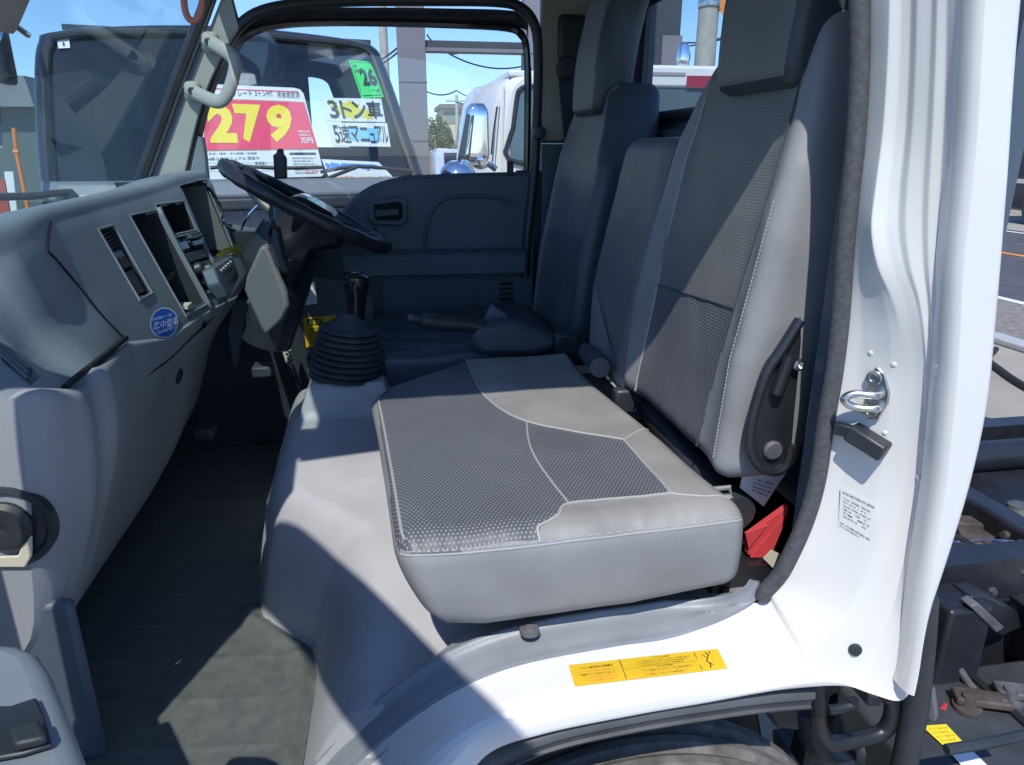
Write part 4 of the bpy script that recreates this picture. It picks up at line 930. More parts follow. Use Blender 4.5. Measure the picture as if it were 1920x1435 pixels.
def headrest(y0, y1, z0, z1, fx, par, m, n=(10, 20, 26)):
    mb = rbox(n, (.05, (y1-y0)/2, (z1-z0)/2), .024)
    for i, p in enumerate(mb.v):
        z = p.z+(z0+z1)/2; k = interp(z, [(z0, .90), (z0+.12, 1.0), (z1, .97)])
        mb.v[i] = Vector((fx(z)-.028+p.x+.05-.012*math.sin(max(0, min(1, (z-z0)/(z1-z0)))*math.pi), (y0+y1)/2+p.y*k, z))
    for i, f in enumerate(mb.f):
        c = sum((mb.v[k] for k in f), Vector())/len(f); mb.mi[i] = 0 if (c.x < fx(c.z)-.02 and y0+.02 < c.y < y1-.02 and c.z > z0+.015) else 1
    o = mb.build('headrest', [m, 'dleather'], par, sharp=180); adduv(o, lambda c: (c.y, c.z)); return o
headrest(.218, .45, 1.795, 2.085, pfx, pb, 'rib')
# middle backrest
mfx = lambda z: .436+.155*(z-1.30)
myl = lambda z: interp(z, [(1.26, .60), (1.75, .60)]); myr = lambda z: interp(z, [(1.26, .83), (1.33, .87), (1.42, .905), (1.55, .895), (1.66, .865), (1.75, .84)])
def mch(c, front):
    if not front: return 0
    if c.z < 1.30+.55*(c.y-.66)+.02: return 3
    return 2 if c.y < myr(c.z)-.02 else 0
mbk = backrest('middle_backrest', .60, .855, 1.262, 1.742, mfx, .10, myl, myr, lambda s, z: .0, ['side', 'perf', 'rib', 'smooth'], mch, n=(12, 36, 60), r=.03); mbk['label'] = 'narrow fold-down middle backrest between the two seats'
MB().tube([Vector((mfx(1.32+.55*(y-.66))-.001, y, 1.32+.55*(y-.66))) for y in [lerp(.63, .83, k/10) for k in range(11)]], .002, 6).build('seam', 'dleather', mbk)
# driver seat
dfx = lambda z: .452+.16*(z-1.30)
dyl = lambda z: interp(z, [(1.2, .985), (1.5, .99), (1.68, 1.0), (1.78, 1.03), (1.86, 1.07)]); dyr = lambda z: interp(z, [(1.2, 1.44), (1.6, 1.44), (1.74, 1.42), (1.80, 1.39), (1.86, 1.34)])
def dbol(s, z):
    e = min(s, 1-s); return .035*math.exp(-(e/.13)**2)*interp(z, [(1.2, .5), (1.45, 1), (1.7, .6), (1.85, .1)])
def dch(c, front):
    if not front: return 0
    if not (1.075 < c.y < 1.40): return 3 if c.y > 1.2 else 0
    return 1 if c.z < 1.50 else 2
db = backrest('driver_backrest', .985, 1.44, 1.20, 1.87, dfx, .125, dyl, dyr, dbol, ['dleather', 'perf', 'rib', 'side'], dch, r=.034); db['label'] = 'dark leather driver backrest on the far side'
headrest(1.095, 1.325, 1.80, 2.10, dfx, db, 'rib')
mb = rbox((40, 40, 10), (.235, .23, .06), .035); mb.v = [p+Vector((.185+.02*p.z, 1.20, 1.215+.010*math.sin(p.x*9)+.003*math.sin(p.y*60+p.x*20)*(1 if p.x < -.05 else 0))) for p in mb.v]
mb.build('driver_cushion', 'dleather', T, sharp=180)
# seat hardware: recliner, hinge tube, latch
rc = MB(); oy = .158
ro_ = [(1425, 740), (1440, 690), (1462, 655), (1490, 610), (1503, 595), (1503, 640), (1498, 700), (1490, 780), (1483, 860), (1468, 885), (1440, 890), (1415, 872), (1402, 840), (1402, 790)]
rc.prism([at(x, y, 'y', oy) for x, y in ro_], (0, .006, 0)); rco = rc.build('recliner', 'gloss', pb, bevel=.002); rco.data.materials[0] = M['frame']
e = catmull([at(x, y, 'y', oy-.002) for x, y in ((1500, 600), (1462, 660), (1440, 692), (1422, 742), (1408, 800), (1408, 842), (1425, 872), (1450, 884), (1474, 870), (1482, 835))], 5); MB().tube(e, .0085, 8).build('flange', 'frame', rco) if False else None
mb = MB(); mb.tube(e, .0075, 8); mb.tube(catmull([at(x, y, 'y', oy-.006) for x, y in ((1482, 668), (1470, 700), (1456, 738))], 4), .0125, 10, flat=.7); mb.lathe(at(1447, 843, 'y', oy), (0, -1, 0), [(.026, 0), (.026, .002), (.0, .002)], 22)
mb.build('recliner_lever', 'frame', rco)
MB().lathe(at(1447, 843, 'y', oy-.002), (0, -1, 0), [(.013, 0), (.0135, .004), (.011, .007), (0, .007)], 20).build('pivot_bolt', 'grim', rco)
MB().lathe(at(1491, 681, 'y', oy), (0, -1, 0), [(.008, 0), (.008, .010), (.005, .011), (0, .007)], 14).build('nut', 'steel', rco)
mb = MB(); mb.tube(catmull([(.50, .60, 1.235), (.49, .45, 1.225), (.48, .30, 1.22), (.485, .20, 1.215)], 5), .028, 10); mb.build('hinge_tube', 'blk', T)
mb = MB(); mb.box((.44, .17, 1.10), (.66, .95, 1.145)); mb.build('seat_riser', 'frame', T)
mb = MB(); mb.tube([at(1125, 690, 'y', .63), at(1100, 660, 'y', .80)], .020, 12); mb.build('buckle_stalk', 'dleather', T)  # grey stalk; its shade is put into the dark colour
for (x, y) in ((1178, 745), (1062, 640)):
    q = at(x, y, 'y', .60 if x > 1100 else .90); MB().box(q-Vector((.03, .015, .03)), q+Vector((.03, .015, .02))).build('belt_buckle', 'blk', T, bevel=.006)
# things tucked behind the bench
rb = MB(); rb.prism([at(x, y, 'y', .19) for x, y in ((1402, 1005), (1478, 950), (1472, 968), (1440, 1045), (1402, 1040))], (0, .010, 0)); rb.prism([at(x, y, 'y', .186) for x, y in ((1398, 1000), (1440, 985), (1404, 1030))], (0, .004, 0)); rb.prism([at(x, y, 'y', .187) for x, y in ((1408, 1046), (1474, 965), (1478, 952), (1470, 985), (1444, 1046))], (0, .004, 0)); rbo = rb.build('warning_triangle_pouch', 'redcloth', None, bevel=.0015); tag(rbo, 'red cloth pouch wedged behind the bench cushion by the door', 'pouch')
rb = MB(); rb.prism([at(x, y, 'y', .215) for x, y in ((1395, 880), (1475, 885), (1432, 950), (1388, 915))], (0, .002, 0)); pl = Plane(at(1430, 910, 'y', .214), (1, 0, 0), (0, 0, 1)); q = [pl.uv(*p) for p in ((1404, 925), (1450, 945), (1465, 905), (1405, 890))]
for k in range(4): text_into(rb, pl, inq(q, .1, .8-k*.2, .8-.1*(k % 2), .88-k*.2), ('注意', '取扱説明書', '整備手帳', '要確認')[k], .001, .01, 1)
rbo = rb.build('caution_card', ['paper', 'ink'], None); tag(rbo, 'pale printed card hanging below the black seat recliner', 'card')
rb = MB(); rb.prism([at(x, y, 'y', .165) for x, y in ((1432, 1048), (1447, 1032), (1474, 1045), (1474, 1050), (1462, 1078))], (0, .002, 0)); rbo = rb.build('fabric_tag', 'ivory', None); tag(rbo, 'small cream fabric tag beside the red pouch near the seal', 'tag')
mb = MB(); mb.box((.455, .16, 1.095), (.60, .30, 1.112)); mb.build('carpet_strip', mat('grey_carpet', (.22, .21, .20), .95, noise=.4, nscale=120, bump=.8, bscale=300), T)
# ================================================================== GEAR LEVER, HANDBRAKE
GC = Vector((-.105, .975, 1.218)); prof = []
nb = 9
for k in range(nb):
    h = k*.0132; r_ = lerp(.084, .056, (k/nb)**1.3); prof += [(r_-.005, h), (r_+.006, h+.0035), (r_+.0065, h+.008), (r_+.001, h+.0115), (r_-.006, h+.0128)]
prof += [(.050, .120), (.040, .130), (.028, .142), (.022, .150)]
bt = MB().lathe(GC, (.12, 0, 1), [(.086, -.02)]+prof+[(0, .150)], 36).build('gear_boot', 'rubber', T)
kn = at(665, 515, 'y', .975); bk_ = at(668, 585, 'y', .975); axn = (kn-bk_).normalized()
L_ = (kn-bk_).length
MB().lathe(bk_-axn*.02, axn, [(.019, 0), (.020, .02), (.0225, L_*.5), (.030, L_*.9), (.033, L_+.008), (.032, L_+.015), (.022, L_+.023), (0, L_+.026)], 24).build('gear_knob', 'gloss', bt)
hb = MB(); hpts = [at(x, y, 'y', .93) for x, y in ((776, 597), (790, 600), (830, 606), (880, 610), (920, 620), (960, 640))]
hb.tube(catmull(hpts, 6), [.011]*6+[.018]*10+[.017]*10+[.02]*5, 12); hbo = hb.build('handbrake', 'side', T); hbo.data.materials[0] = M['dashdk']
MB().lathe(hpts[0], hpts[0]-hpts[1], [(.008, -.01), (.008, .012), (.006, .014), (0, .014)], 12).build('release_button', 'door', hbo)
mb = MB(); mb.prism([at(x, y, 'y', .91) for x, y in ((895, 612), (960, 600), (1040, 630), (1060, 650), (1000, 668), (900, 668), (880, 640))], (0, .045, 0)); mb.build('handbrake_cover', 'dleather', T, bevel=.015)
mb = MB(); mb.prism([at(x, y, 'y', .96) for x, y in ((905, 606), (922, 571), (955, 592), (950, 612))], (0, .02, 0)); mb.build('belt_latch', 'door', T, bevel=.005)
# ================================================================== NEAR DOOR, swung open beside the camera
DA = R(61.5); DH = Vector((-.575, .0, 0)); du = Vector((math.cos(DA), -math.sin(DA), 0)); dn = Vector((math.sin(DA), math.cos(DA), 0))
def dpt(u, z, n): return DH + du*u + dn*n + Vector((0, 0, z))
def dslab(outline, n0, n1): return [dpt(u, z, n0) for u, z in outline], dn*(n1-n0)
nd = MB(); po, off = dslab([(0, .74), (1.08, .74), (1.10, 1.0), (1.10, 1.655), (.66, 1.645), (.54, 1.58), (.44, 1.46), (.32, 1.37), (0, 1.36)], -.03, .055); nd.prism(po, off)
ndo = nd.build('near_door', 'white', T, bevel=.02, label='opened passenger door with grey armrest at the left edge')
po, off = dslab([(.02, .78), (1.06, .78), (1.08, 1.0), (1.08, 1.62), (.66, 1.61), (.54, 1.54), (.44, 1.42), (.32, 1.34), (.02, 1.33)], .056, .08); MB().prism(po, off).build('door_trim', 'door', ndo, bevel=.01)
fr = catmull([(.02, 1.36), (.025, 1.55), (.035, 1.75), (.07, 1.93), (.15, 2.06), (.28, 2.125), (.75, 2.14), (.98, 2.13), (1.06, 2.06), (1.09, 1.9), (1.10, 1.655)], 5)
MB().tube([dpt(p.x, p.y, .01) for p in fr], .028, 8).build('window_frame', 'blk', ndo)
top = catmull([(.09, 1.97), (.15, 2.06), (.28, 2.125), (.75, 2.14), (1.05, 2.10)], 5); bot = catmull([(.08, 1.93), (.16, 1.955), (.28, 1.965), (.75, 1.97), (1.05, 1.95)], 5)
MB().grid([[dpt(a.x, a.y, -.015), dpt((a.x+b.x)/2, (a.y+b.y)/2, -.03), dpt(b.x, b.y, -.035)] for a, b in zip(top, bot)]).build('rain_visor', 'blk', ndo, solid=.003)
g = MB(); g.add([dpt(p.x, p.y, .0) for p in fr]+[dpt(.66, 1.60, 0), dpt(.54, 1.54, 0), dpt(.44, 1.42, 0), dpt(.32, 1.34, 0)], [tuple(range(len(fr)+3))]); g.build('window_glass', 'sideg', ndo)
ZA = 1.32
ao = [at(x, y, 'z', ZA) for x, y in ((-90, 1196), (0, 1196), (38, 1199), (70, 1213), (92, 1246), (128, 1335), (165, 1432), (230, 1600), (60, 1640), (-330, 1600))]
mb = MB(); mb.prism(ao, (0, 0, -.11)); am = mb.build('armrest', 'dash', ndo, bevel=.016, bseg=4)
MB().prism([at(x, y, 'z', ZA+.002) for x, y in ((-60, 1330), (22, 1330), (70, 1314), (84, 1348), (100, 1404), (40, 1422), (-60, 1440))], (0, 0, .004)).build('switch_panel', 'blk', am, bevel=.003)
MB().prism([at(x, y, 'z', ZA+.007) for x, y in ((20, 1378), (80, 1364), (92, 1398), (28, 1414))], (0, 0, .008)).build('window_switch', 'dashdk', am, bevel=.003)
# mirror on its stay ahead of the door
ms = MB(); ms.tube(catmull([(-.86, -.02, 1.95), (-1.02, -.20, 1.98), (-1.06, -.26, 1.90), (-1.06, -.26, 1.30), (-.98, -.16, 1.25), (-.84, .0, 1.25)], 5), .011, 8); mso = ms.build('mirror_stay', 'blk', T)
mb = rbox((8, 10, 12), (.03, .10, .19), .028); m4 = Matrix.Translation((-1.05, -.30, 1.62)) @ Matrix.Rotation(R(-18), 4, 'Z'); mb.v = [m4 @ v for v in mb.v]; mb.build('door_mirror', 'blk', mso)

# ================================================================== WHEEL ARCH, WHEEL, CHASSIS
wp_ = catmull([(.53, 0, 1.036), (.47, 0, 1.040), (.40, 0, 1.041), (.28, 0, 1.038), (.16, 0, 1.024), (.06, 0, .985), (-.03, 0, .915), (-.11, 0, .82), (-.17, 0, .71), (-.20, 0, .60)], 6)
rows = []
for i, p in enumerate(wp_):
    t = wp_[min(i+1, len(wp_)-1)]-wp_[max(i-1, 0)]; n = Vector((-t.z, 0, t.x)).normalized(); n = n if n.z < 0 or n.x > .2 else n
    rows.append([Vector((p.x, y, p.z))+n*d for d, y in ((-.006, .06), (-.002, .040), (.002, .034), (.010, .032), (.012, .036), (.024, .038), (.026, .034), (.030, .036), (.032, .05), (.045, .12), (.05, .30), (.05, .60))])
MB().grid(rows).build('wheel_arch_liner', mat('dusty_black_plastic', (.075, .08, .088), .5, noise=.3, nscale=12), T, sharp=60)
ty = MB(); r0 = .405
prof = [(.24, -.10), (.30, -.108), (.37, -.105), (.395, -.09), (r0, -.072)]+[(r0-(.009 if k in (2, 5, 8) else 0), -.066+k*.0132) for k in range(11)]+[(r0, .072), (.395, .09), (.37, .105), (.30, .108), (.24, .10)]
ty.lathe((.33, .135, .465), (0, 1, 0), prof, 64); tw = ty.build('front_wheel', 'rubber', T, sharp=25); tw.data.materials[0] = mat('dusty_tyre_rubber', (.14, .135, .125), .9, noise=.4, nscale=30, bump=.5, bscale=60)
MB().lathe((.33, .04, .465), (0, 1, 0), [(.235, 0), (.23, .02), (.16, .05), (.06, .04), (0, .04)], 32).build('rim', 'grim', tw)
mb = MB(); mb.prism([at(x, y, 'y', .16) for x, y in ((1408, 1300), (1478, 1288), (1498, 1312), (1503, 1372), (1456, 1368), (1430, 1322))], (0, .05, 0)); mb.build('mudguard_bracket', 'frame', T, bevel=.006)
mb = MB(); mb.prism([at(x, y, 'y', .35) for x, y in ((1280, 1330), (1420, 1318), (1440, 1440), (1420, 1470), (1350, 1470), (1285, 1400))], (0, .02, 0)); mb.build('splash_panel', 'frame', T, bevel=.006)
MB().lathe(at(1305, 1386, 'y', .348), (0, -1, 0), [(.009, -.01), (.009, .003), (0, .004)], 14).build('panel_bolt', 'blk', T)
mb = MB(); mb.prism([at(x, y, 'y', .385) for x, y in ((1798, 1122), (1812, 1114), (1862, 1160), (1846, 1170))], (0, -.03, 0)); mb.build('bracket_lip', 'grim', T, bevel=.003)
mb = MB(); mb.prism([at(x, y, 'y', .26) for x, y in ((1500, 1282), (1536, 1282), (1548, 1340), (1540, 1400), (1516, 1440), (1500, 1440), (1512, 1380))], (0, .04, 0)); mb.build('hinge_arm', 'frame', T, bevel=.006)
e = catmull([at(x, y, 'y', .12) for x, y in ((1528, 1262), (1532, 1320), (1536, 1366), (1556, 1392), (1610, 1386), (1652, 1374), (1670, 1350), (1672, 1318), (1660, 1302))], 6); MB().tube(e, .0125, 10).build('step_loop', 'frame', T)
e = catmull([at(x, y, 'y', .24) for x, y in ((1600, 1312), (1598, 1322), (1570, 1330), (1552, 1332))], 5); MB().tube(e, .009, 8).build('rear_loop', 'frame', T)
e = catmull([at(x, y, 'y', .10) for x, y in ((1733, 1120), (1728, 1200), (1720, 1290), (1708, 1370), (1692, 1450))], 6); MB().tube(e, .019, 12).build('rubber_hose', 'blk', T)
e = catmull([at(x, y, 'y', .22) for x, y in ((1512, 1330), (1520, 1380), (1545, 1408), (1580, 1430), (1600, 1470))], 6); MB().tube(e, .02, 10).build('brake_hose', 'blk', T)
mb = MB(); mb.prism([at(x, y, 'y', .30) for x, y in ((1475, 1410), (1560, 1398), (1580, 1440), (1560, 1480), (1480, 1480))], (0, .06, 0)); mb.build('suspension_arm', 'grim', T, bevel=.008)
mb = MB(); mb.prism([at(x, y, 'y', .33) for x, y in ((1630, 1300), (1655, 1310), (1656, 1400), (1640, 1450), (1610, 1450), (1626, 1400))], (0, .05, 0)); mb.build('cab_mount', 'blk', T, bevel=.006)
MB().lathe(at(1632, 1418, 'y', .30), (0, -1, 0), [(.03, -.04), (.032, 0), (.024, .01), (0, .012)], 18).build('mount_bush', 'blk', T)
# frame rails
for y0 in (.46, 1.13):
    mb = MB(); mb.box((.30, y0, .885), (5.2, y0+.065, .892)).box((.30, y0, .66), (5.2, y0+.006, .885)).box((.30, y0, .655), (5.2, y0+.065, .66))
    fr_ = mb.build('frame_rail', 'frame', T)
for x0 in (1.45, 2.4, 3.6): MB().box((x0, .527, .70), (x0+.07, 1.129, .86)).build('cross_member', 'frame', T, bevel=.01)
mb = MB(); mb.box((.85, .44, .44), (1.9, .458, .80)); mb.build('mount_plate', 'frame', T, bevel=.004)
br = MB(); br.prism([at(x, y, 'y', .44) for x, y in ((1786, 1092), (1812, 1090), (1872, 1120), (1880, 1150), (1842, 1166), (1800, 1140), (1772, 1148))], (0, -.05, 0)); br.build('stay_bracket', 'frame', T, bevel=.004)
mb = MB(); mb.prism([at(x, y, 'y', .43) for x, y in ((1888, 1110), (1930, 1120), (1930, 1330), (1885, 1320), (1895, 1200))], (0, -.10, 0)); mb.build('tank_bracket', 'frame', T, bevel=.008)
for x, y in ((1752, 1142), (1790, 1140), (1806, 1120), (1797, 1212), (1834, 1216), (1770, 1226), (1740, 1228), (1760, 1185), (1824, 1178), (1905, 1246), (1914, 1122), (1788, 1206)):
    r_ = random.choice((.007, .009, .011)); MB().lathe(at(x, y, 'y', .440), (0, -1, 0), [(r_*1.4, 0), (r_*1.4, .003), (r_, .0035), (r_, .010), (0, .010)], 6 if r_ > .008 else 10).build('frame_bolt', random.choice(('grim', 'frame', 'steel')), T)
# battery box
bt_ = MB(); bt_.box((.86, .02, .46), (1.42, .40, .685)); bat = bt_.build('battery', 'batt', T, bevel=.01)
ZB = .687
MB().box((1.135, .021, .4605), (1.15, .399, .692)).build('battery_seam', 'void', bat)
lab = MB(); lab.add([at(x, y, 'z', ZB+.003) for x, y in ((1728, 1361), (1774, 1358), (1814, 1400), (1776, 1405))], [(0, 1, 2, 3)]); pl = Plane(at(1776, 1405, 'z', ZB+.003), (1, .1, 0), (0, 1, 0))
q = [pl.uv(*p) for p in ((1776, 1405), (1814, 1400), (1774, 1358), (1728, 1361))]
for k in range(5): text_into(lab, pl, inq(q, .1, .12+k*.17, .9-.1*(k % 2), .2+k*.17), 'バッテリー取扱い注意', .0006, .004, 1)
lab.build('warning_label', ['lemon', 'orange'], bat)
lab = MB(); lab.add([at(x, y, 'z', ZB+.003) for x, y in ((1782, 1412), (1822, 1406), (1856, 1440), (1812, 1446))], [(0, 1, 2, 3)]); lab.build('label', 'paper', bat)
for (x, y, m_) in ((1812, 1328, 'rust'), (1890, 1316, 'grim')):
    q = at(x, y, 'z', ZB); tm = MB().lathe(q, (0, 0, 1), [(.026, 0), (.026, .008), (.014, .010), (.012, .032), (0, .034)], 16).build('battery_terminal', m_, bat)
    MB().obox(q+Vector((.03, .0, .018)), (.9, -.35, 0), (.35, .9, 0), (0, 0, 1), .10, .038, .016).build('clamp', m_, tm, bevel=.004)
e = catmull([at(x, y, 'y', yy_) for x, y, yy_ in ((1802, 1222, .42), (1792, 1236, .38), (1804, 1262, .36), (1828, 1294, .34), (1858, 1306, .30), (1885, 1318, .27))], 6); MB().tube(e, .0075, 8).build('battery_cable', 'grim', T)
e = catmull([at(x, y, 'y', yy_) for x, y, yy_ in ((1768, 1330, .30), (1780, 1312, .33), (1800, 1302, .33), (1822, 1312, .30))], 6); MB().tube(e, .0055, 8).build('battery_lead', 'redcloth', T)
e = [at(1774, 1406, 'y', .10), at(1850, 1394, 'y', .10), at(1940, 1374, 'y', .10)]; MB().tube(e, .0085, 8).build('battery_strap', 'blk', T)
e = [at(1735+k*.4, 1290+k*3, 'y', .20)+Vector((.004*(k % 2), 0, 0)) for k in range(18)]; MB().tube(e, [.012 if k % 2 else .009 for k in range(18)], 10).build('corrugated_hose', 'grim', T)
e = catmull([at(x, y, 'y', .43) for x, y in ((1735, 1255), (1770, 1252), (1814, 1246))], 4); MB().tube(e, .003, 6).build('fuel_pipe', 'grim', T)
# between the rails: gearbox, linkage, pipes
MB().lathe((.95, .80, .66), (1, 0, -.03), [(.10, 0), (.19, .02), (.20, .25), (.15, .30), (.14, .62), (.08, .66), (.05, .70), (.05, 1.6), (0, 1.6)], 24).build('gearbox', 'grim', T, sharp=30)
mb = MB()
mb.obox(at(1868, 990, 'z', .80), (.9, -.3, 0), (.3, .9, 0), (0, 0, 1), .34, .05, .04); mb.build('rusty_lever', 'rust', T, bevel=.008)
mb = MB(); mb.obox(at(1835, 1000, 'z', .78), (1, .2, 0), (-.2, 1, 0), (0, 0, 1), .30, .22, .012); mb.build('grimy_bracket', 'grim', T, bevel=.003)
mb = MB(); mb.obox(at(1900, 1010, 'z', .80), (1, .1, 0), (-.1, 1, 0), (0, 0, 1), .16, .12, .012); mb.build('heat_shield', 'rust', T, bevel=.003)
MB().lathe(at(1912, 960, 'z', .82), (0, .1, 1), [(.04, -.02), (.04, 0), (.03, .012), (.03, .02), (0, .022)], 20).build('filler_cap', 'grim', T)
for pts, r_, m_ in (([(1770, 1010), (1800, 1022), (1850, 1028), (1900, 1022)], .006, 'steel'), ([(1760, 1002), (1790, 1008), (1830, 1030), (1855, 1042)], .011, 'wire'), ([(1860, 1042), (1890, 1038), (1915, 1020), (1908, 1002), (1880, 1004)], .010, 'rust'), ([(1780, 1018), (1850, 1014), (1905, 1016)], .004, 'chrome'), ([(1850, 1044), (1858, 1030), (1850, 1018)], .010, 'rust'), ([(1745, 1035), (1790, 1030), (1845, 1040)], .016, 'frame')):
    MB().tube(catmull([at(x, y, 'z', .83) for x, y in pts], 5), r_, 8).build('pipe', m_, T)
MB().box((1.6, .60, .70), (2.1, 1.10, .82)).build('air_tank', 'frame', T, bevel=.04)
mb = MB(); mb.tube([(1.55, 1.0, .86), (3.2, 1.0, .86)], .045, 14); mb.build('drive_tube', 'frame', T)
for k in range(9):
    q = at(1850+k*8+random.uniform(-3, 3), 905+random.uniform(-22, 16), 'y', 1.10); MB().lathe(q, (0, -1, 0), [(.012, 0), (.012, .012), (0, .013)], 6).build('frame_bolt', random.choice(('steel', 'frame')), T)
mb = MB(); mb.prism([at(x, y, 'y', 1.2) for x, y in ((1838, 810), (1846, 784), (1866, 788), (1884, 800), (1892, 795), (1925, 812), (1925, 830), (1838, 830))], (0, .02, 0)); mb.build('far_wheel_guard', 'frame', T)
rnd = random.Random(11)
for k in range(16):     # harness, unions and pipe runs between and along the rails
    x0 = 1.0+rnd.random()*1.6; y0 = .55+rnd.random()*.5; z0 = .70+rnd.random()*.14
    pts = [Vector((x0+j*.09, y0+rnd.uniform(-.03, .03), z0+rnd.uniform(-.02, .03))) for j in range(5)]
    MB().tube(catmull(pts, 5), rnd.choice((.005, .007, .011)), 8).build('harness', rnd.choice(('wire', 'frame', 'grim', 'frame', 'rubber')), T)
for k in range(10):
    x0 = 1.15+rnd.random()*1.4; y0 = .56+rnd.random()*.48; a_ = rnd.random()*3
    u_ = Vector((math.cos(a_), math.sin(a_), 0)); v_ = Vector((-math.sin(a_), math.cos(a_), 0))
    MB().obox((x0, y0, .72+rnd.random()*.10), u_, v_, (0, 0, 1), rnd.uniform(.05, .14), rnd.uniform(.03, .07), rnd.uniform(.015, .05)).build('frame_bracket', rnd.choice(('frame', 'frame', 'grim', 'rust')), T, bevel=.004)
for k in range(14):
    x0 = .95+k*.075+rnd.uniform(-.02, .02); MB().lathe((x0, .46, .70+rnd.random()*.15), (0, -1, 0), [(.010, 0), (.010, .003), (.007, .0035), (.007, .009), (0, .009)], 6).build('frame_bolt', rnd.choice(('grim', 'frame', 'steel')), T)
e = catmull([(.95, .43, .80), (1.2, .425, .79), (1.5, .43, .80), (1.9, .425, .785), (2.4, .43, .80)], 8); MB().tube(e, .012, 8).build('wiring_loom', 'wire', T)
for x_, w_ in ((1.05, .10), (1.62, .16)): MB().box((x_, .36, .60), (x_+w_, .455, .86)).build('side_bracket', 'frame', T, bevel=.008)
# ================================================================== NEIGHBOUR TRUCK (dark, with price boards)
WA = R(11); wu = Vector((math.cos(WA), math.sin(WA), 0)); wh = Vector((math.sin(WA), -math.cos(WA), 0)); WT = R(25)
W0 = at(780, 325, 'y', 2.75); W = Plane(W0, wu, Vector((0, 0, math.cos(WT)))-wh*math.sin(WT))
if W.n.dot(wh) < 0: W.n = -W.n
N = thing('parked_truck', 'dark truck facing us with price board and paper signs behind its windshield', 'truck', (W0.x-.7, W0.y+.8, 0))
wo_ = [(100, 352), (91, 250), (86, 130), (92, 84), (112, 68), (250, 62), (430, 66), (560, 75), (650, 84), (690, 96), (708, 128), (745, 235), (782, 340)]
wuv = [W.uv(*p) for p in wo_]; wc = catmull([(u, v, 0) for u, v in wuv], 5)
def wcurve(u, v, h=0):   # windshield bows backward at its left and right ends
    c = (u+.72)/.80; return W.p(u, v, h-.022*abs(c)**3)
ring_ = [wcurve(p.x, p.y, .012) for p in wc]
gl = MB(); cen = [W.uv(400, 348)]
gr = []
for i in range(len(wc)):
    b = wc[i]; a = Vector((lerp(wc[0].x, wc[-1].x, i/(len(wc)-1)), lerp(wc[0].y, wc[-1].y, i/(len(wc)-1)), 0)); gr.append([wcurve(lerp(a.x, b.x, k/10), lerp(a.y, b.y, k/10)) for k in range(11)])
gl.grid(gr).build('windshield', 'nglass', N)
MB().tube(ring_, .015, 8).build('windshield_seal', 'blk', N)
# cab shell: pillars and roof as a thick band stepping back
bk3 = -wh
sh = MB(); rows = []
for i, p in enumerate(wc):
    q = wcurve(p.x, p.y, 0); c_ = wcurve(-.72, .1, 0); o_ = (q-c_); o_ = (o_-W.n*o_.dot(W.n)).normalized()
    rows.append([q+o_*.012+W.n*.006, q+o_*.03+W.n*.004, q+o_*.05-W.n*.015, q+o_*.06-W.n*.06, q+o_*.06+bk3*.25, q+o_*.055+bk3*.7, q+o_*.02+bk3*1.42, q-o_*.02+bk3*1.45])
sh.grid(rows).build('cab_shell', 'dkblue', N, sharp=50)
inn = MB(); bz = 1.50
bl_, br_, = wcurve(wc[0].x, wc[0].y), wcurve(wc[-1].x, wc[-1].y)
# back wall with a rear window opening at the right, floor
bo_ = bl_+bk3*1.45; bw = (br_-bl_).length; Pb = Plane(bo_, wu, (0, 0, 1)); hh = .78
r_ = (.955*bw, .70*bw)
for u0, v0, u1, v1 in ((-.1, -.6, bw*.80, hh), (bw*.80, -.6, bw*.98, .16), (bw*.80, .56, bw*.98, hh), (bw*.98, -.6, bw+.1, hh)): quad(inn, Pb, rect(u0, v0, u1, v1), 0)
inn.build('cab_rear_wall', mat('dark_cab_lining', (.03, .055, .075), .8), N, solid=.02)
f = MB(); f.add([bl_+Vector((0, 0, -.06)), br_+Vector((0, 0, -.06)), br_+bk3*1.45+Vector((0, 0, -.10)), bl_+bk3*1.45+Vector((0, 0, -.10))], [(0, 1, 2, 3)]); f.build('cab_dash', mat('navy_dash', (.03, .055, .07), .7), N, solid=.02)
sb = rbox((8, 5, 8), (.09, .03, .11), .03)
for (px, py) in ((230, 190), (500, 190)):
    q = onpl(px, py, bl_+bk3*1.0, wh)
    m_ = rbox((8, 5, 8), (.13, .05, .16), .045); m_.v = [v+q for v in m_.v]; m_.build('headrest', 'dleather', N)
vq = [W.uv(*p) for p in ((446, 140), (482, 131), (478, 112), (470, 106), (446, 106))]; v_ = MB(); v_.prism([W.p(u, v, -.12) for u, v in vq], -W.n*.02); v_.build('inner_mirror', 'visor', N, bevel=.006)
# front body under the windshield
fb = MB(); A0 = wcurve(wc[0].x-.03, wc[0].y-.015, .02); B0 = wcurve(wc[-1].x+.05, wc[-1].y-.015, .02)
def mid(t, dz, out):
    p = A0.lerp(B0, t); e = abs(2*t-1); return p+Vector((0, 0, dz))+wh*(out+.07*(1-e**2.6))
for nm, dz0, dz1, o0, o1, m_ in (('wiper_cowl', .03, -.035, .0, .05, mat('silver_grey_panel', (.17, .20, .22), .3, coat=.5)), ('grille_band', -.036, -.085, .055, .065, 'blk'), ('front_panel', -.086, -.62, .07, .12, 'dkblue'), ('bumper', -.63, -1.15, .16, .16, mat('light_bumper', (.45, .47, .48), .4))):
    MB().grid([[mid(t, lerp(dz0, dz1, k/4), lerp(o0, o1, k/4)) for k in range(5)] for t in [j/24 for j in range(25)]]).build(nm, m_, N, solid=.02)
for tt in (.0, 1.0): pass
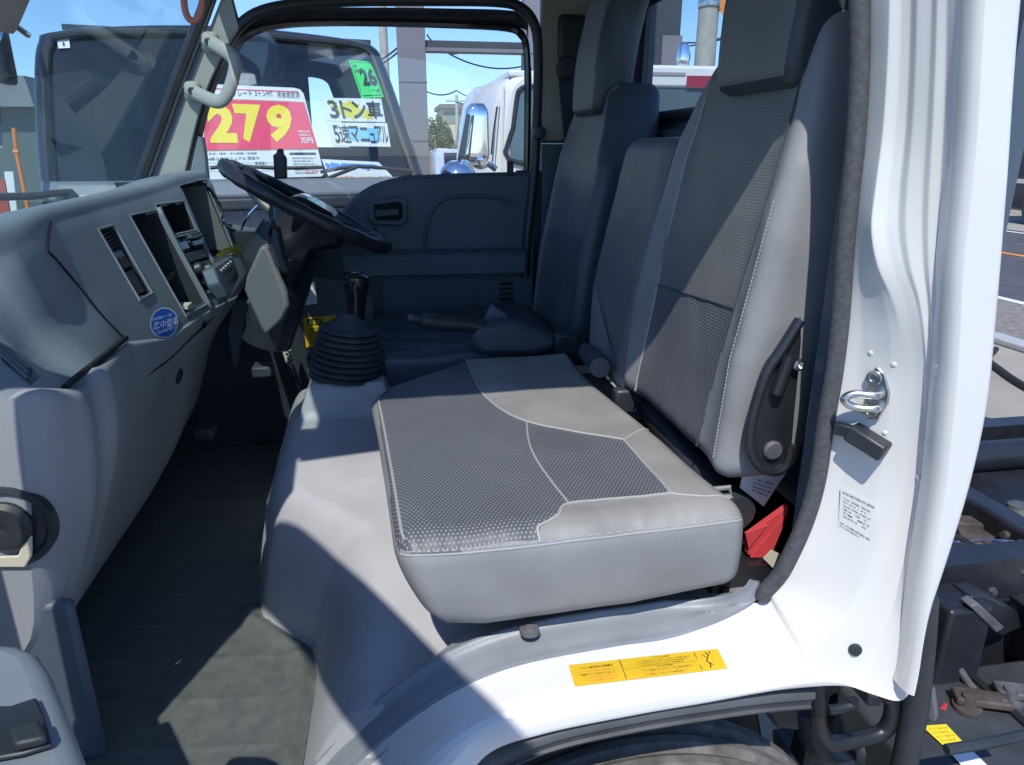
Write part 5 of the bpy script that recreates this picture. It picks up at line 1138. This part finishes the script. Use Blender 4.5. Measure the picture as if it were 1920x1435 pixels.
sd = MB(); p = B0+Vector((.06, 0, 0)); sd.add([B0+Vector((0, 0, .02)), B0+bk3*1.5+Vector((0, 0, .02)), B0+bk3*1.5+Vector((0, 0, -1.2)), B0+Vector((0, 0, -1.2))], [(0, 1, 2, 3)]); sd.add([A0+Vector((0, 0, .02)), A0+bk3*1.5+Vector((0, 0, .02)), A0+bk3*1.5+Vector((0, 0, -1.2)), A0+Vector((0, 0, -1.2))], [(0, 1, 2, 3)]); sd.build('cab_side', 'dkblue', N)
for tt in (.06, .94): MB().lathe(mid(tt, -.95, .0), wh, [(.09, 0), (.09, .2), (.08, .215), (0, .22)], 20).build('headlight', 'chrome', N)
for x in (.1, .9):
    q = A0.lerp(B0, x)+bk3*.6; MB().lathe(Vector((q.x, q.y, .38))-wu*.1, wu, [(.25, 0), (.38, .02), (.38, .2), (.25, .22)], 28).build('wheel', 'rubber', N)
# wipers
for pts in ([(575, 356), (620, 338), (672, 318)], [(600, 329), (672, 319), (772, 327)], [(395, 322), (440, 318), (520, 322), (605, 320)]):
    MB().tube(catmull([W.p(*W.uv(*p), .035) for p in pts], 5), .0075, 8).build('wiper', 'blk', N)
mb = MB(); mb.tube([W.p(*W.uv(41, 330), .25), W.p(*W.uv(36, 250), .25), W.p(*W.uv(34, 150), .25), W.p(*W.uv(44, 96), .2), W.p(*W.uv(60, 80), .05)], .012, 8); nm_ = mb.build('mirror_stay', 'chrome', N)
mb = rbox((6, 5, 8), (.022, .05, .12), .02); q = W.p(*W.uv(24, 128), .12); mb.v = [v+q for v in mb.v]; mb.build('side_mirror', 'blk', nm_)
st1 = MB(); q = [W.uv(*p) for p in ((109, 90), (131, 89), (129, 71), (106, 72))]; quad(st1, W, q, -.004); text_into(st1, W, inq(q, .42, .2, .58, .62), '1', -.0025, .02, 1); text_into(st1, W, inq(q, .68, .7, .78, .88), '+', -.0025, .01, 1); st1.build('inspection_sticker', ['paper', 'ink'], N)
# ---- the boards and paper signs (things standing/taped behind the glass)
def sign(name, px4, label, mats, draw, h=-.035, group=None, cat='sign'):
    mb = MB(); q = [W.uv(*p) for p in px4]; mb.prism([W.p(u, v, h-.004) for u, v in q], W.n*.004, 0); draw(mb, q, h+.0012); o = mb.build(name, mats, None, sharp=30); tag(o, label, cat, group); return o
def pq(*p): return [W.uv(*a) for a in p]
def d279(mb, q, h):
    quad(mb, W, pq((380, 277), (598, 274), (571, 184), (384, 176)), h, 4)
    quad(mb, W, pq((381, 275), (597, 272), (570, 186), (384, 178)), h+.001, 1)
    quad(mb, W, pq((384, 157), (560, 164), (561, 166), (384, 159)), h, 1)
    text_into(mb, W, pq((394, 262), (446, 262), (436, 189), (383, 188)), '2', h+.003, .055, 2)
    text_into(mb, W, pq((456, 261), (488, 261), (488, 190), (434, 188)), '7', h+.003, .055, 2)
    text_into(mb, W, pq((502, 261), (549, 260), (546, 190), (498, 190)), '9', h+.003, .055, 2)
    text_into(mb, W, pq((565, 263), (589, 263), (586, 252), (563, 252)), '万円', h+.003, .03, 0)
    text_into(mb, W, pq((562, 250), (584, 250), (582, 245), (561, 245)), '(消費税込)', h+.003, .01, 0)
    text_into(mb, W, pq((560, 243), (583, 243), (580, 238), (559, 238)), '車両本体価格', h+.003, .01, 0)
    text_into(mb, W, pq((424, 174), (474, 174), (470, 161), (424, 160)), '超グレード', h+.002, .0, 3)
    text_into(mb, W, pq((478, 173), (513, 174), (510, 163), (477, 162)), '3トンMT', h+.002, .0, 3)
    text_into(mb, W, pq((520, 175), (563, 177), (561, 166), (519, 164)), '黒金査定済', h+.002, .0, 3)
    quad(mb, W, pq((543, 284), (594, 284), (593, 280), (543, 280)), h+.001, 3)
    for k in range(6): text_into(mb, W, pq((548+k*1.2, 290+k*5.6+2), (592+k*2-6*(k % 2), 290+k*5.6+2), (592+k*2-6*(k % 2), 290+k*5.6-1), (548+k*1.2, 290+k*5.6-1)), '保証内容の詳細は係員まで', h+.001, .004, 3)
    text_into(mb, W, pq((390, 284), (482, 283), (482, 279), (390, 280)), '年式・車検・走行距離・修復歴', h+.001, .004, 3)
    text_into(mb, W, pq((386, 296), (487, 293), (486, 287), (386, 289)), '24年12月 マニュアル 保証付', h+.001, .006, 3)
    for k in range(4): quad(mb, W, pq((384, 300+k*5.2), (537, 299+k*5.2), (537, 298.6+k*5.2), (384, 299.6+k*5.2)), h+.001, 3)
    text_into(mb, W, pq((478, 303), (502, 303), (502, 297), (478, 297)), '整備渡し', h+.001, .006, 3)
    text_into(mb, W, pq((575, 320), (598, 318), (597, 314), (575, 315)), '11,234', h+.001, .006, 1)
sign('price_board', ((374, 331), (604, 325), (608, 320), (607, 312), (570, 168), (563, 160), (552, 157), (378, 149)), 'white and red price board reading 279 propped behind the dark truck windshield', ['paper', 'red', 'digit', 'ink', 'pinkp'], d279, cat='price board')
def d26(mb, q, h):
    quad(mb, W, inq(q, .06, .05, .94, .95), h, 1); quad(mb, W, inq(q, .08, .065, .92, .935), h+.001, 0)
    text_into(mb, W, inq(q, .27, .30, .92, .80), '26', h+.002, .05, 1); text_into(mb, W, inq(q, .56, .12, .9, .22), '年式', h+.002, .02, 1)
    text_into(mb, W, inq(q, .12, .78, .26, .87), '平', h+.002, .02, 1); text_into(mb, W, inq(q, .12, .66, .26, .75), '成', h+.002, .02, 1)
sign('year_sign', ((680, 177), (722, 175), (699, 107), (655, 105)), 'bright green card reading 26 at the top right of the windshield', ['green', 'ink'], d26, cat='sign')
def star(mb, q, h, a0, b0, ra, rb, mi, n=9):
    pts = []
    for k in range(2*n):
        a = 2*math.pi*k/(2*n); r_ = 1 if k % 2 == 0 else .62; pts.append(inq(q, a0+ra*r_*math.cos(a), b0+rb*r_*math.sin(a), 1, 1)[0])
    mb.add([W.p(u, v, h) for u, v in pts], [tuple(range(2*n))], mi)
def d3t(mb, q, h):
    star(mb, q, h, .42, .48, .26, .46, 2); star(mb, q, h, .72, .30, .12, .26, 2, 7); star(mb, q, h, .16, .78, .08, .2, 2, 6)
    for k, (ch, a, b) in enumerate((('3', .08, .24), ('ト', .28, .46), ('ン', .47, .70), ('車', .72, .97))): text_into(mb, W, inq(q, a, .12, b, .88), ch, h+.002, .02, 1)
sign('paper_sign', ((614, 220), (725, 222), (717, 178), (602, 176)), 'white paper sign with yellow splash, big characters 3 ton truck, above the blue one', ['paper', 'ink', 'lemon'], d3t)
def d5(mb, q, h):
    quad(mb, W, inq(q, .30, .22, .86, .78), h, 2)
    for ch, a, b, c, d in (('5', .06, .15, .12, .88), ('速', .15, .33, .12, .90), ('マ', .33, .49, .14, .86), ('ニ', .50, .65, .2, .8), ('ュ', .66, .76, .14, .55), ('ア', .76, .88, .14, .86), ('ル', .87, .98, .14, .86)): text_into(mb, W, inq(q, a, c, b, d), ch, h+.002, .008 if ch == '速' else .016, 1)
sign('paper_sign', ((626, 267), (735, 269), (728, 224), (615, 223)), 'white paper sign with pale blue print about five-speed manual, below the yellow one', ['paper', 'ink', 'cyan'], d5)
def d3y(mb, q, h):
    text_into(mb, W, inq(q, .02, .66, .92, .90), '3年保証可能', h+.002, .06, 1)
    text_into(mb, W, inq(q, .06, .32, .94, .44), '走行距離100000km以内', h+.002, .02, 2)
    quad(mb, W, inq(q, .06, .08, .42, .24), h, 4); text_into(mb, W, inq(q, .08, .10, .40, .22), '有料保証', h+.002, .02, 2); text_into(mb, W, inq(q, .48, .10, .92, .22), '詳しくはスタッフまで', h+.002, .01, 3)
sign('warranty_sheet', ((628, 352), (756, 344), (712, 298), (604, 292)), 'white sheet with blue and red print lying low behind the wipers', ['paper', 'skyblue', 'orange', 'ink', 'lemon'], d3y)
# ================================================================== WHITE TRUCK WITH CHROME MIRRORS
Y1 = 4.3
wt = thing('white_truck', 'white truck with chrome mirrors parked beyond the door window', 'truck', (2.2, Y1+.8, 0))
side = [(905, 345), (912, 320), (918, 270), (922, 225), (929, 185), (938, 162), (950, 150), (972, 143), (1100, 143)]
sp_ = catmull([at(x, y, 'y', Y1) for x, y in side], 4); rows = []
for p in sp_:
    q = p; rows.append([Vector((q.x+.10, q.y+.0, q.z)) , Vector((q.x+.03, q.y+.03, q.z)), Vector((q.x, q.y+.10, q.z)), Vector((q.x-.12, q.y+.85, q.z)), Vector((q.x, q.y+1.6, q.z))])
b = MB().grid(rows); pf_ = [Vector((p.x+.10, p.y, p.z)) for p in sp_]; e1_ = pf_[-1]
b.add(pf_+[Vector((e1_.x, Y1, .9)), Vector((pf_[0].x, Y1, .9))], [tuple(range(len(pf_)+2))]); b.build('cab_body', 'white', wt, sharp=60)
MB().box((e1_.x-.62, Y1+.02, e1_.z-.01), (e1_.x, Y1+1.5, e1_.z+.03)).build('roof_rim', 'white', wt, bevel=.01)
wq = [at(x, y, 'y', Y1-.012) for x, y in ((955, 300), (962, 240), (970, 180), (976, 168), (992, 163), (1080, 163), (1080, 303))]
wn_ = MB().prism(wq, (0, .012, 0)).build('side_window', mat('blue_grey_window', (.10, .17, .21), .1), wt); MB().tube(catmull(wq, 3, True), .016, 8, closed=True).build('window_seal', 'blk', wn_)
for xs_ in ((926, 935, 190, 310), (941, 945, 160, 318)):
    MB().tube([at(xs_[1], xs_[2], 'y', Y1+.001), at((xs_[0]+xs_[1])/2, (xs_[2]+xs_[3])/2, 'y', Y1+.001), at(xs_[0], xs_[3], 'y', Y1+.001)], .006, 6).build('body_crease', 'white', wt)
MB().tube([at(932, 200, 'y', Y1-.004), at(925, 250, 'y', Y1-.004), at(921, 290, 'y', Y1-.004)], .006, 6).build('panel_gap', 'blk', wt)
q = at(890, 254, 'y', Y1-.35); mb = rbox((10, 8, 14), (.088, .06, .185), .055); mb.v = [Vector((v.x*(1-.25*(v.z/.185))+.1*v.z, v.y, v.z))+q for v in mb.v]; mb.build('mirror_housing', 'chrome', wt)
q = at(858, 332, 'y', Y1-.40); MB().lathe(q, (0, -.3, 1), [(.125, -.03), (.12, .01), (.10, .05), (.06, .085), (0, .10)], 28).build('round_mirror', 'chrome', wt, sharp=180)
MB().tube(catmull([at(x, y, 'y', Y1-.2) for x, y in ((885, 305), (900, 312), (915, 308), (930, 318))], 4), .02, 8).build('mirror_stay', 'steel', wt)
MB().lathe(at(898, 300, 'y', Y1-.38), (0, -1, 0), [(.02, 0), (.028, .02), (.02, .04), (0, .045)], 14).build('stay_clamp', 'chrome', wt)
MB().box((e1_.x-.8, Y1+.05, .45), (e1_.x+3.2, Y1+1.6, .9)).build('chassis', 'frame', wt)
for x in (.4, 2.8): MB().lathe((e1_.x+x-.4, Y1+.02, .39), (0, 1, 0), [(.2, 0), (.39, .02), (.39, .2), (.2, .22)], 24).build('wheel', 'rubber', wt)
# ================================================================== STEEL POSTS
gp = thing('steel_portal', 'grey steel portal frame, wide post and cross beam seen through the door window', 'portal frame', (.4, 6.1, 0))
a, b = at(783, 325, 'y', 6), at(804, 325, 'y', 6); x1 = b.x+.01; x0 = x1-.235
MB().box((x0, 6, 0), (x1, 6.22, 4.4)).build('post', 'gpost', gp, bevel=.006)
for yy_ in (155, 265):
    z = at(790, yy_, 'y', 6).z; MB().box((x0-.002, 5.998, z-.005), (x1+.002, 6.1, z+.005)).build('post_joint', 'dkpost', gp)
zb, zt = at(895, 100, 'y', 6.1).z, at(895, 79, 'y', 6.1).z
x2 = at(981, 90, 'y', 6.1).x
MB().box((x1, 6.06, zb+.03), (x2+.2, 6.16, zt)).build('beam', 'dkpost', gp); MB().box((x1, 6.02, zb), (x2+.2, 6.18, zb+.028)).build('beam_flange', 'gpost', gp)
MB().box((x2, 6.03, 0), (x2+.2, 6.2, 4.4)).build('post', 'gpost', gp, bevel=.006)
d = 7.6
dp_ = thing('dark_post', 'dark steel post with grey lower plate seen through the rear window', 'post', (at(1255, 60, 'y', d).x, d, 0))
a, b = at(1231, 60, 'y', d), at(1276, 60, 'y', d)
MB().box((a.x, d, 0), (b.x, d+.25, 5.2)).build('post', 'dkpost', dp_, bevel=.006)
a2, b2 = at(1243, 66, 'y', d-.02), at(1277, 112, 'y', d-.02); MB().box((a2.x, d-.02, 0), (b2.x, d-.001, a2.z)).build('plate', 'gpost', dp_)
a3, b3 = at(1150, 87, 'y', d), at(1240, 106, 'y', d); MB().box((a3.x, d+.05, b3.z), (a.x-.002, d+.2, a3.z)).build('arm', 'dkpost', dp_)
# concrete pole behind the rear window
d = 10.5; a, b = at(1310, 60, 'y', d), at(1346, 60, 'y', d); pc = (a+b)/2; rr = (b-a).length/2
cp = thing('concrete_pole', 'thick concrete utility pole with steel band seen through the rear window', 'utility pole', (pc.x, d, 0))
MB().lathe((pc.x-.02, d, 0), (0, 0, 1), [(rr*1.18, 0), (rr, pc.z), (rr*.75, 9), (0, 9)], 24).build('pole_shaft', 'conc', cp)
zb = at(1330, 8, 'y', d).z; MB().lathe((pc.x-.02, d, zb-.05), (0, 0, 1), [(rr*1.08, 0), (rr*1.1, .01), (rr*1.1, .09), (rr*1.08, .1), (rr*.9, .1)], 24).build('steel_band', 'steel', cp)
q = at(1352, 5, 'y', d-.1); MB().box((q.x-.06, d-.2, q.z-.10), (q.x+.10, d, q.z+.15)).build('band_clamp', 'steel', cp, bevel=.01)
# white panel van behind the truck
d = 6.2
pvn = thing('panel_truck', 'white-roofed panel truck with a dark red side stripe behind the cab rear window', 'truck', (at(1320, 120, 'y', d).x, d+.8, 0))
a, b = at(1150, 122, 'y', d), at(1520, 112, 'y', d)
MB().box((a.x, d, a.z-.19), (b.x, d+1.7, a.z+.01)).build('roof', 'white', pvn, bevel=.03)
MB().box((a.x, d+.02, .5), (b.x, d+1.68, a.z-.19)).build('body_side', mat('glass_reflection_side', (.10, .13, .15), .4), pvn)  # dark teal reflection in the rear glass, painted as this side's colour
a2, b2 = at(1288, 142, 'y', d), at(1420, 166, 'y', d); MB().box((a2.x, d-.006, b2.z), (b2.x, d+.02, a2.z)).build('red_stripe', mat('dark_red_paint', (.35, .03, .06), .4), pvn)
a2, b2 = at(1150, 134, 'y', d), at(1285, 142, 'y', d); MB().box((a2.x, d-.01, b2.z), (b2.x, d+.02, a2.z)).build('rain_rail', 'pinkp', pvn).data.materials[0] = mat('dusty_mauve', (.38, .33, .33), .5)
for x in (.5, 2.6): MB().lathe((a.x+x, d+.0, .36), (0, 1, 0), [(.2, 0), (.36, .02), (.36, .18), (.2, .2)], 24).build('wheel', 'rubber', pvn)
q = at(1282, 95, 'y', d+.3); ch = MB().lathe(q-Vector((0, 0, .25)), (0, 0, 1), [(.03, 0), (.05, .08), (.07, .2), (.05, .30), (0, .33)], 16).build('roof_lamp', 'chrome', pvn)
q = at(1386, 8, 'y', 7.5); og = MB().lathe(q, (-.5, -1, 0), [(.18, 0), (.2, .02), (.2, .05), (0, .06)], 28); s_ = thing('orange_disc_sign', 'orange round sign edge above the panel truck beside the headrest', 'sign', (q.x+.1, 7.55, 0)); og.build('disc', 'orangep', s_)
MB().tube([(q.x+.1, 7.56, 0), (q.x+.1, 7.56, q.z)], .03, 10).build('sign_post', 'dkpost', s_)
# ================================================================== GROUND, ROAD, FAR STREET
g = MB(); g.add([(-300, -200, 0), (7.0, -200, 0), (7.0, 500, 0), (-300, 500, 0)], [(0, 1, 2, 3)]); kind(g.build('ground', 'lot'), 'structure')
g = MB(); g.add([(5.75, -200, .006), (7.25, -200, .006), (7.25, 500, .006), (5.75, 500, .006)], [(0, 1, 2, 3)]); kind(g.build('verge', 'pave'), 'structure')
g = MB(); g.add([(7.0, -200, .0), (13.9, -200, .0), (13.9, 500, .0), (7.0, 500, .0)], [(0, 1, 2, 3)]); kind(g.build('road', 'asph'), 'structure')
g = MB(); g.add([(13.9, -200, .01), (300, -200, .01), (300, 500, .01), (13.9, 500, .01)], [(0, 1, 2, 3)]); kind(g.build('pavement', 'lot'), 'structure')
def strip(name, x, wd, m_, z=.008):
    g = MB(); g.add([(x-wd/2, -100, z), (x+wd/2, -100, z), (x+wd/2, 300, z), (x-wd/2, 300, z)], [(0, 1, 2, 3)]); return kind(g.build(name, m_), 'structure')
strip('edge_line', 7.30, .14, 'linew', .012); strip('edge_line', 13.5, .15, 'linew', .008); strip('centre_line', 10.6, .16, 'lineo')
kb_ = MB().box((5.52, -60, 0), (5.70, 200, .07)); kind(kb_.build('kerb', 'kerb', bevel=.02), 'structure')
hs = MB().tube(catmull([(4.2, 1.5, .03), (4.6, 3.4, .03), (4.85, 4.1, .03), (5.0, 4.35, .03), (5.3, 4.6, .03)], 8), .025, 8).build('drain_hose', 'wire'); tag(hs, 'thin black hose lying on the sandy lot behind the truck', 'hose')
# street far behind the door window
vn = thing('blue_van', 'pale blue van driving on the far road seen below the hedge', 'van', (at(846, 320, 'y', 38).x, 38, 0))
a, b = at(818, 300, 'y', 38), at(872, 300, 'y', 38); vx0, vx1 = a.x, b.x
k_ = (vx1-vx0)
MB().prism([(vx0+.25*k_, 38, .35), (vx1, 38, .35), (vx1, 38, .95), (vx1-.02*k_, 38.4, 1.25), (vx1-.05*k_, 38.9, 1.72), (vx0+.1*k_, 38.9, 1.78), (vx0, 39, 1.5), (vx0, 39, .4)], (0, 2.6, 0)).build('body', 'vanp', vn, bevel=.05)
MB().prism([(vx0+.28*k_, 37.98, 1.0), (vx1-.04*k_, 37.98, 1.0), (vx1-.07*k_, 38.5, 1.55), (vx0+.30*k_, 38.5, 1.55)], (0, .45, 0)).build('windshield', 'bkglass', vn)
MB().box((vx0+.28*k_, 37.9, .5), (vx1-.02*k_, 37.99, .92)).build('front_panel', 'white', vn, bevel=.03)
for x in (vx0+.3*k_, vx1-.12*k_): MB().lathe((x, 38.2, .3), (1, 0, 0), [(.15, 0), (.3, .02), (.3, .16), (0, .18)], 18).build('wheel', 'rubber', vn)
d = 62; a, b = at(829, 204, 'y', d), at(915, 300, 'y', d)
hb_ = thing('cream_house', 'cream two-storey house with flat brown roof beyond the hedge', 'house', ((a.x+b.x)/2, d+3, 0))
MB().box((a.x, d, 0), (b.x, d+6, a.z)).build('wall', 'stucco', hb_)
MB().box((a.x-.2, d-.4, a.z), (b.x+.2, d+6.4, a.z+.35)).build('roof', 'roofm', hb_)
c1, c2 = at(833, 210, 'y', d), at(866, 232, 'y', d); MB().box((c1.x, d-.05, c2.z), (c2.x, d-.01, c1.z)).build('window', mat('sage_blind', (.24, .27, .22), .6), hb_)
d = 75; a, b = at(906, 190, 'y', d), at(950, 300, 'y', d); h2 = thing('grey_roof_house', 'house with steep grey roof peeking above the chrome mirror', 'house', ((a.x+b.x)/2, d+3, 0))
MB().box((a.x, d, 0), (b.x+4, d+6, a.z-1.2)).build('wall', 'stucco', h2); MB().prism([(a.x-.3, d-.3, a.z-1.2), (b.x+4, d-.3, a.z-1.2), (b.x+3, d-.3, a.z+.5), (a.x+1.2, d-.3, a.z+.2)], (0, 6.6, 0)).build('roof', 'roofm', h2)
def bush(name, c, r, n, m_, label, trunk=True):
    t = thing(name, label, 'tree', (c[0], c[1], 0)); mb = MB(); rnd = random.Random(int(c[0]*100))
    for k in range(n):
        while True:
            p = Vector((rnd.uniform(-1, 1), rnd.uniform(-1, 1), rnd.uniform(-1, 1)))
            if .25 < p.length < 1.0 + .12*math.sin(9*p.x+7*p.z): break
        p = Vector((c[0]+p.x*r[0], c[1]+p.y*r[1], c[2]+p.z*r[2])); s = rnd.uniform(.06, .13)*max(r)/1.6
        u = Vector((rnd.uniform(-1, 1), rnd.uniform(-1, 1), rnd.uniform(-.6, 1))).normalized(); v = u.orthogonal().normalized()
        mb.add([p-u*s, p+v*s*.6, p+u*s, p-v*s*.6], [(0, 1, 2, 3)], k % 2)
    mb.build('crown', m_, t)
    MB().tube(catmull([(c[0], c[1], 0), (c[0]+.05, c[1], c[2]*.6), (c[0]-.1, c[1]+.1, c[2]+r[2]*.4)], 4), [.12-.008*k for k in range(9)], 8).build('trunk', 'roofm', t); return t
d = 44; a = at(820, 258, 'y', d); bush('hedge_tree', (a.x, d, a.z), (.95, .9, 1.25), 2600, ['leaf2', 'leaf'], 'olive green bushy tree next to the grey post')
a = at(842, 280, 'y', d); bush('hedge_tree', (a.x, d+.5, a.z), (.65, .8, .75), 1500, ['leaf', 'leaf'], 'smaller dark green tree above the blue van')
d = 42; a, b = at(800, 286, 'y', d), at(826, 325, 'y', d); fnc = MB().box((a.x, d, 0), (b.x, d+.15, a.z)); fo = thing('block_wall', 'low grey block wall under the olive tree', 'wall', (a.x, d, 0)); fnc.build('wall', 'brk', fo); MB().box((a.x-.05, d-.03, a.z), (b.x+.05, d+.18, a.z+.06)).build('coping', 'kerb', fo)
def pole(px, row_t, d, label, arm=True):
    p = at(px, row_t, 'y', d); t = thing('utility_pole', label, 'utility pole', (p.x, d, 0), 'utility poles along the road')
    MB().lathe((p.x, d, 0), (0, 0, 1), [(.16, 0), (.11, p.z), (0, p.z)], 12).build('pole_shaft', 'conc', t)
    if arm:
        MB().box((p.x-.8, d-.06, p.z-.5), (p.x+.8, d+.06, p.z-.38)).build('cross_arm', 'steel', t)
        for k in (-.7, 0, .7): MB().lathe((p.x+k, d, p.z-.38), (0, 0, 1), [(.05, 0), (.06, .08), (.03, .16), (0, .17)], 8).build('insulator', 'paper', t)
    return Vector((p.x, d, p.z-.4))
P1 = pole(856, 178, 55, 'thin utility pole standing in front of the cream house'); P2 = pole(702, -260, 24, 'tall utility pole just left of the steel portal frame')
def wires(name, label, ends, sag):
    t = thing(name, label, 'cables', tuple(ends[0][0]))
    for A, B in ends:
        A, B = Vector(A), Vector(B); MB().tube([A.lerp(B, k/16)-Vector((0, 0, sag*4*(k/16)*(1-k/16))) for k in range(17)], .012*max(1, min(A.y, B.y)/12), 6).build('cable', 'wire', t)
wires('power_lines', 'dark cables sagging across the sky from the portal frame', [(at(680, 125, 'y', 13), at(757, 80, 'y', 8)), (at(690, 128, 'y', 13), at(757, 88, 'y', 8))], .05)
wires('power_lines', 'thin cables spanning behind the portal beam', [(at(800, 65, 'y', 30), at(860, 100, 'y', 30)), (at(840, 100, 'y', 24), at(990, 122, 'y', 24)), (at(800, 172, 'y', 50), at(856, 170, 'y', 54)), (at(856, 170, 'y', 54), at(960, 200, 'y', 40)), (at(856, 192, 'y', 54), at(920, 185, 'y', 50))], .25)
wires('power_lines', 'two thin cables behind the concrete pole', [(at(1280, 88, 'y', 20), at(1400, 48, 'y', 20)), (at(1280, 80, 'y', 21), at(1400, 60, 'y', 21))], .1)
# left of the picture, beyond the dark truck
d = 15; a, b = at(-60, 198, 'y', d), at(62, 142, 'y', d)
sh_ = thing('slate_roof_house', 'house with tall slate roof at the far left edge', 'house', ((a.x+b.x)/2, d+2, 0))
MB().box((a.x, d, 0), (b.x+1, d+5, a.z)).build('wall', mat('dark_green_wall', (.10, .13, .12), .8), sh_)  # wall in one even dark green
MB().prism([at(x, y, 'y', d-.3) for x, y in ((-90, 200), (64, 200), (44, 142), (10, 142), (-40, 160))], (0, 5.5, 0)).build('roof', mat('slate_tiles', (.20, .22, .23), .7, noise=.1, nscale=8), sh_)
d = 7.5; op_ = thing('orange_barrier_post', 'orange plastic barrier post at the far left behind the truck', 'post', (at(27, 280, 'y', d).x, d, 0))
e = [at(x, y, 'y', d) for x, y in ((35, 312), (31, 285), (26, 240))]; e[0].z = 0
MB().tube(e, .02, 10).build('post', 'orangep', op_); MB().tube([at(26, 285, 'y', d), at(36, 285, 'y', d)], .025, 8).build('cross_bar', 'orangep', op_)
d = 6.5; rp = thing('red_banner', 'tall dusty red banner stand at the far left edge', 'banner', (at(5, 400, 'y', d).x, d, 0))
MB().prism([at(x, y, 'y', d) for x, y in ((-20, 330), (8, 338), (22, 420), (28, 470), (-20, 470))], (0, .02, 0)).build('cloth', mat('faded_red', (.42, .09, .06), .7), rp)
q = at(-18, 330, 'y', d); MB().tube([(q.x, d+.01, 0), (q.x, d+.01, q.z+.3)], .015, 8).build('banner_pole', 'steel', rp)
bd = MB(); bd.prism([at(x, y, 'y', 6.9) for x, y in ((8, 322), (24, 322), (34, 420), (24, 440), (16, 420))], (0, .02, 0)); bo_ = bd.build('white_board', 'paper'); tag(bo_, 'narrow white board leaning beside the red banner', 'board')
# right edge: across the road
X = 18.5
fb = thing('shutter_building', 'grey ribbed siding building across the road at right edge', 'building', (X+3, 17, 0))
zt = at(1890, 222, 'x', X).z; wl = MB().box((X, 8, 0), (X+6, 40, zt)).build('wall', 'shut', fb)
for k in range(28): MB().box((X-.03, 8, .1+k*zt/28), (X, 40, .1+k*zt/28+.02)).build('siding_rib', 'gpost', fb) if k < 24 else None
MB().box((X-.15, 8, zt), (X+6, 40, zt+.12)).build('gutter', 'vanp', fb)
tl = thing('teal_shop', 'teal glazed upper storey above the grey siding at right edge', 'building', (X+4, 18, 0))
z2 = at(1910, 88, 'x', X).z; z3 = at(1910, 20, 'x', X).z; z1 = at(1910, 182, 'x', X).z
MB().box((X+.3, 8, zt+.13), (X+6, 40, z1)).build('band', mat('pale_teal', (.22, .45, .48), .4), tl); MB().box((X+.4, 8, z1), (X+6, 40, z2)).build('glazing', 'teal', tl); MB().box((X+.2, 8, z2), (X+6, 40, z3-.3)).build('fascia', 'dkblue', tl)
for k in range(12): MB().box((X+.36, 9+k*2.4, z1), (X+.4, 9.06+k*2.4, z2)).build('mullion', 'blk', tl)
x_ = 15.0; q = at(1912, 350, 'x', x_)
bkt = thing('black_truck', 'black truck front showing at the right edge across the road', 'truck', (x_+1, q.y+.5, 0))
mb = MB(); mb.prism([at(x, y, 'x', x_) for x, y in ((1893, 392), (1893, 330), (1904, 270), (1914, 240), (1990, 236), (1990, 410))], (2.0, 0, 0)); mb.build('cab', 'dkblue', bkt, bevel=.05)
mb = MB(); mb.prism([at(x, y, 'x', x_-.02) for x, y in ((1900, 330), (1908, 285), (1920, 262), (1985, 262), (1985, 335))], (.02, 0, 0)); mb.build('side_window', 'bkglass', bkt)
MB().box((x_-.03, at(1898, 375, 'x', x_).y-1.2, .95), (x_, at(1898, 375, 'x', x_).y+.2, 1.05)).build('chrome_strip', 'chrome', bkt)
for k in range(2): MB().lathe((x_-.02, q.y-.6-2.0*k, .42), (1, 0, 0), [(.2, 0), (.42, .02), (.42, .22), (0, .24)], 20).build('wheel', 'rubber', bkt)
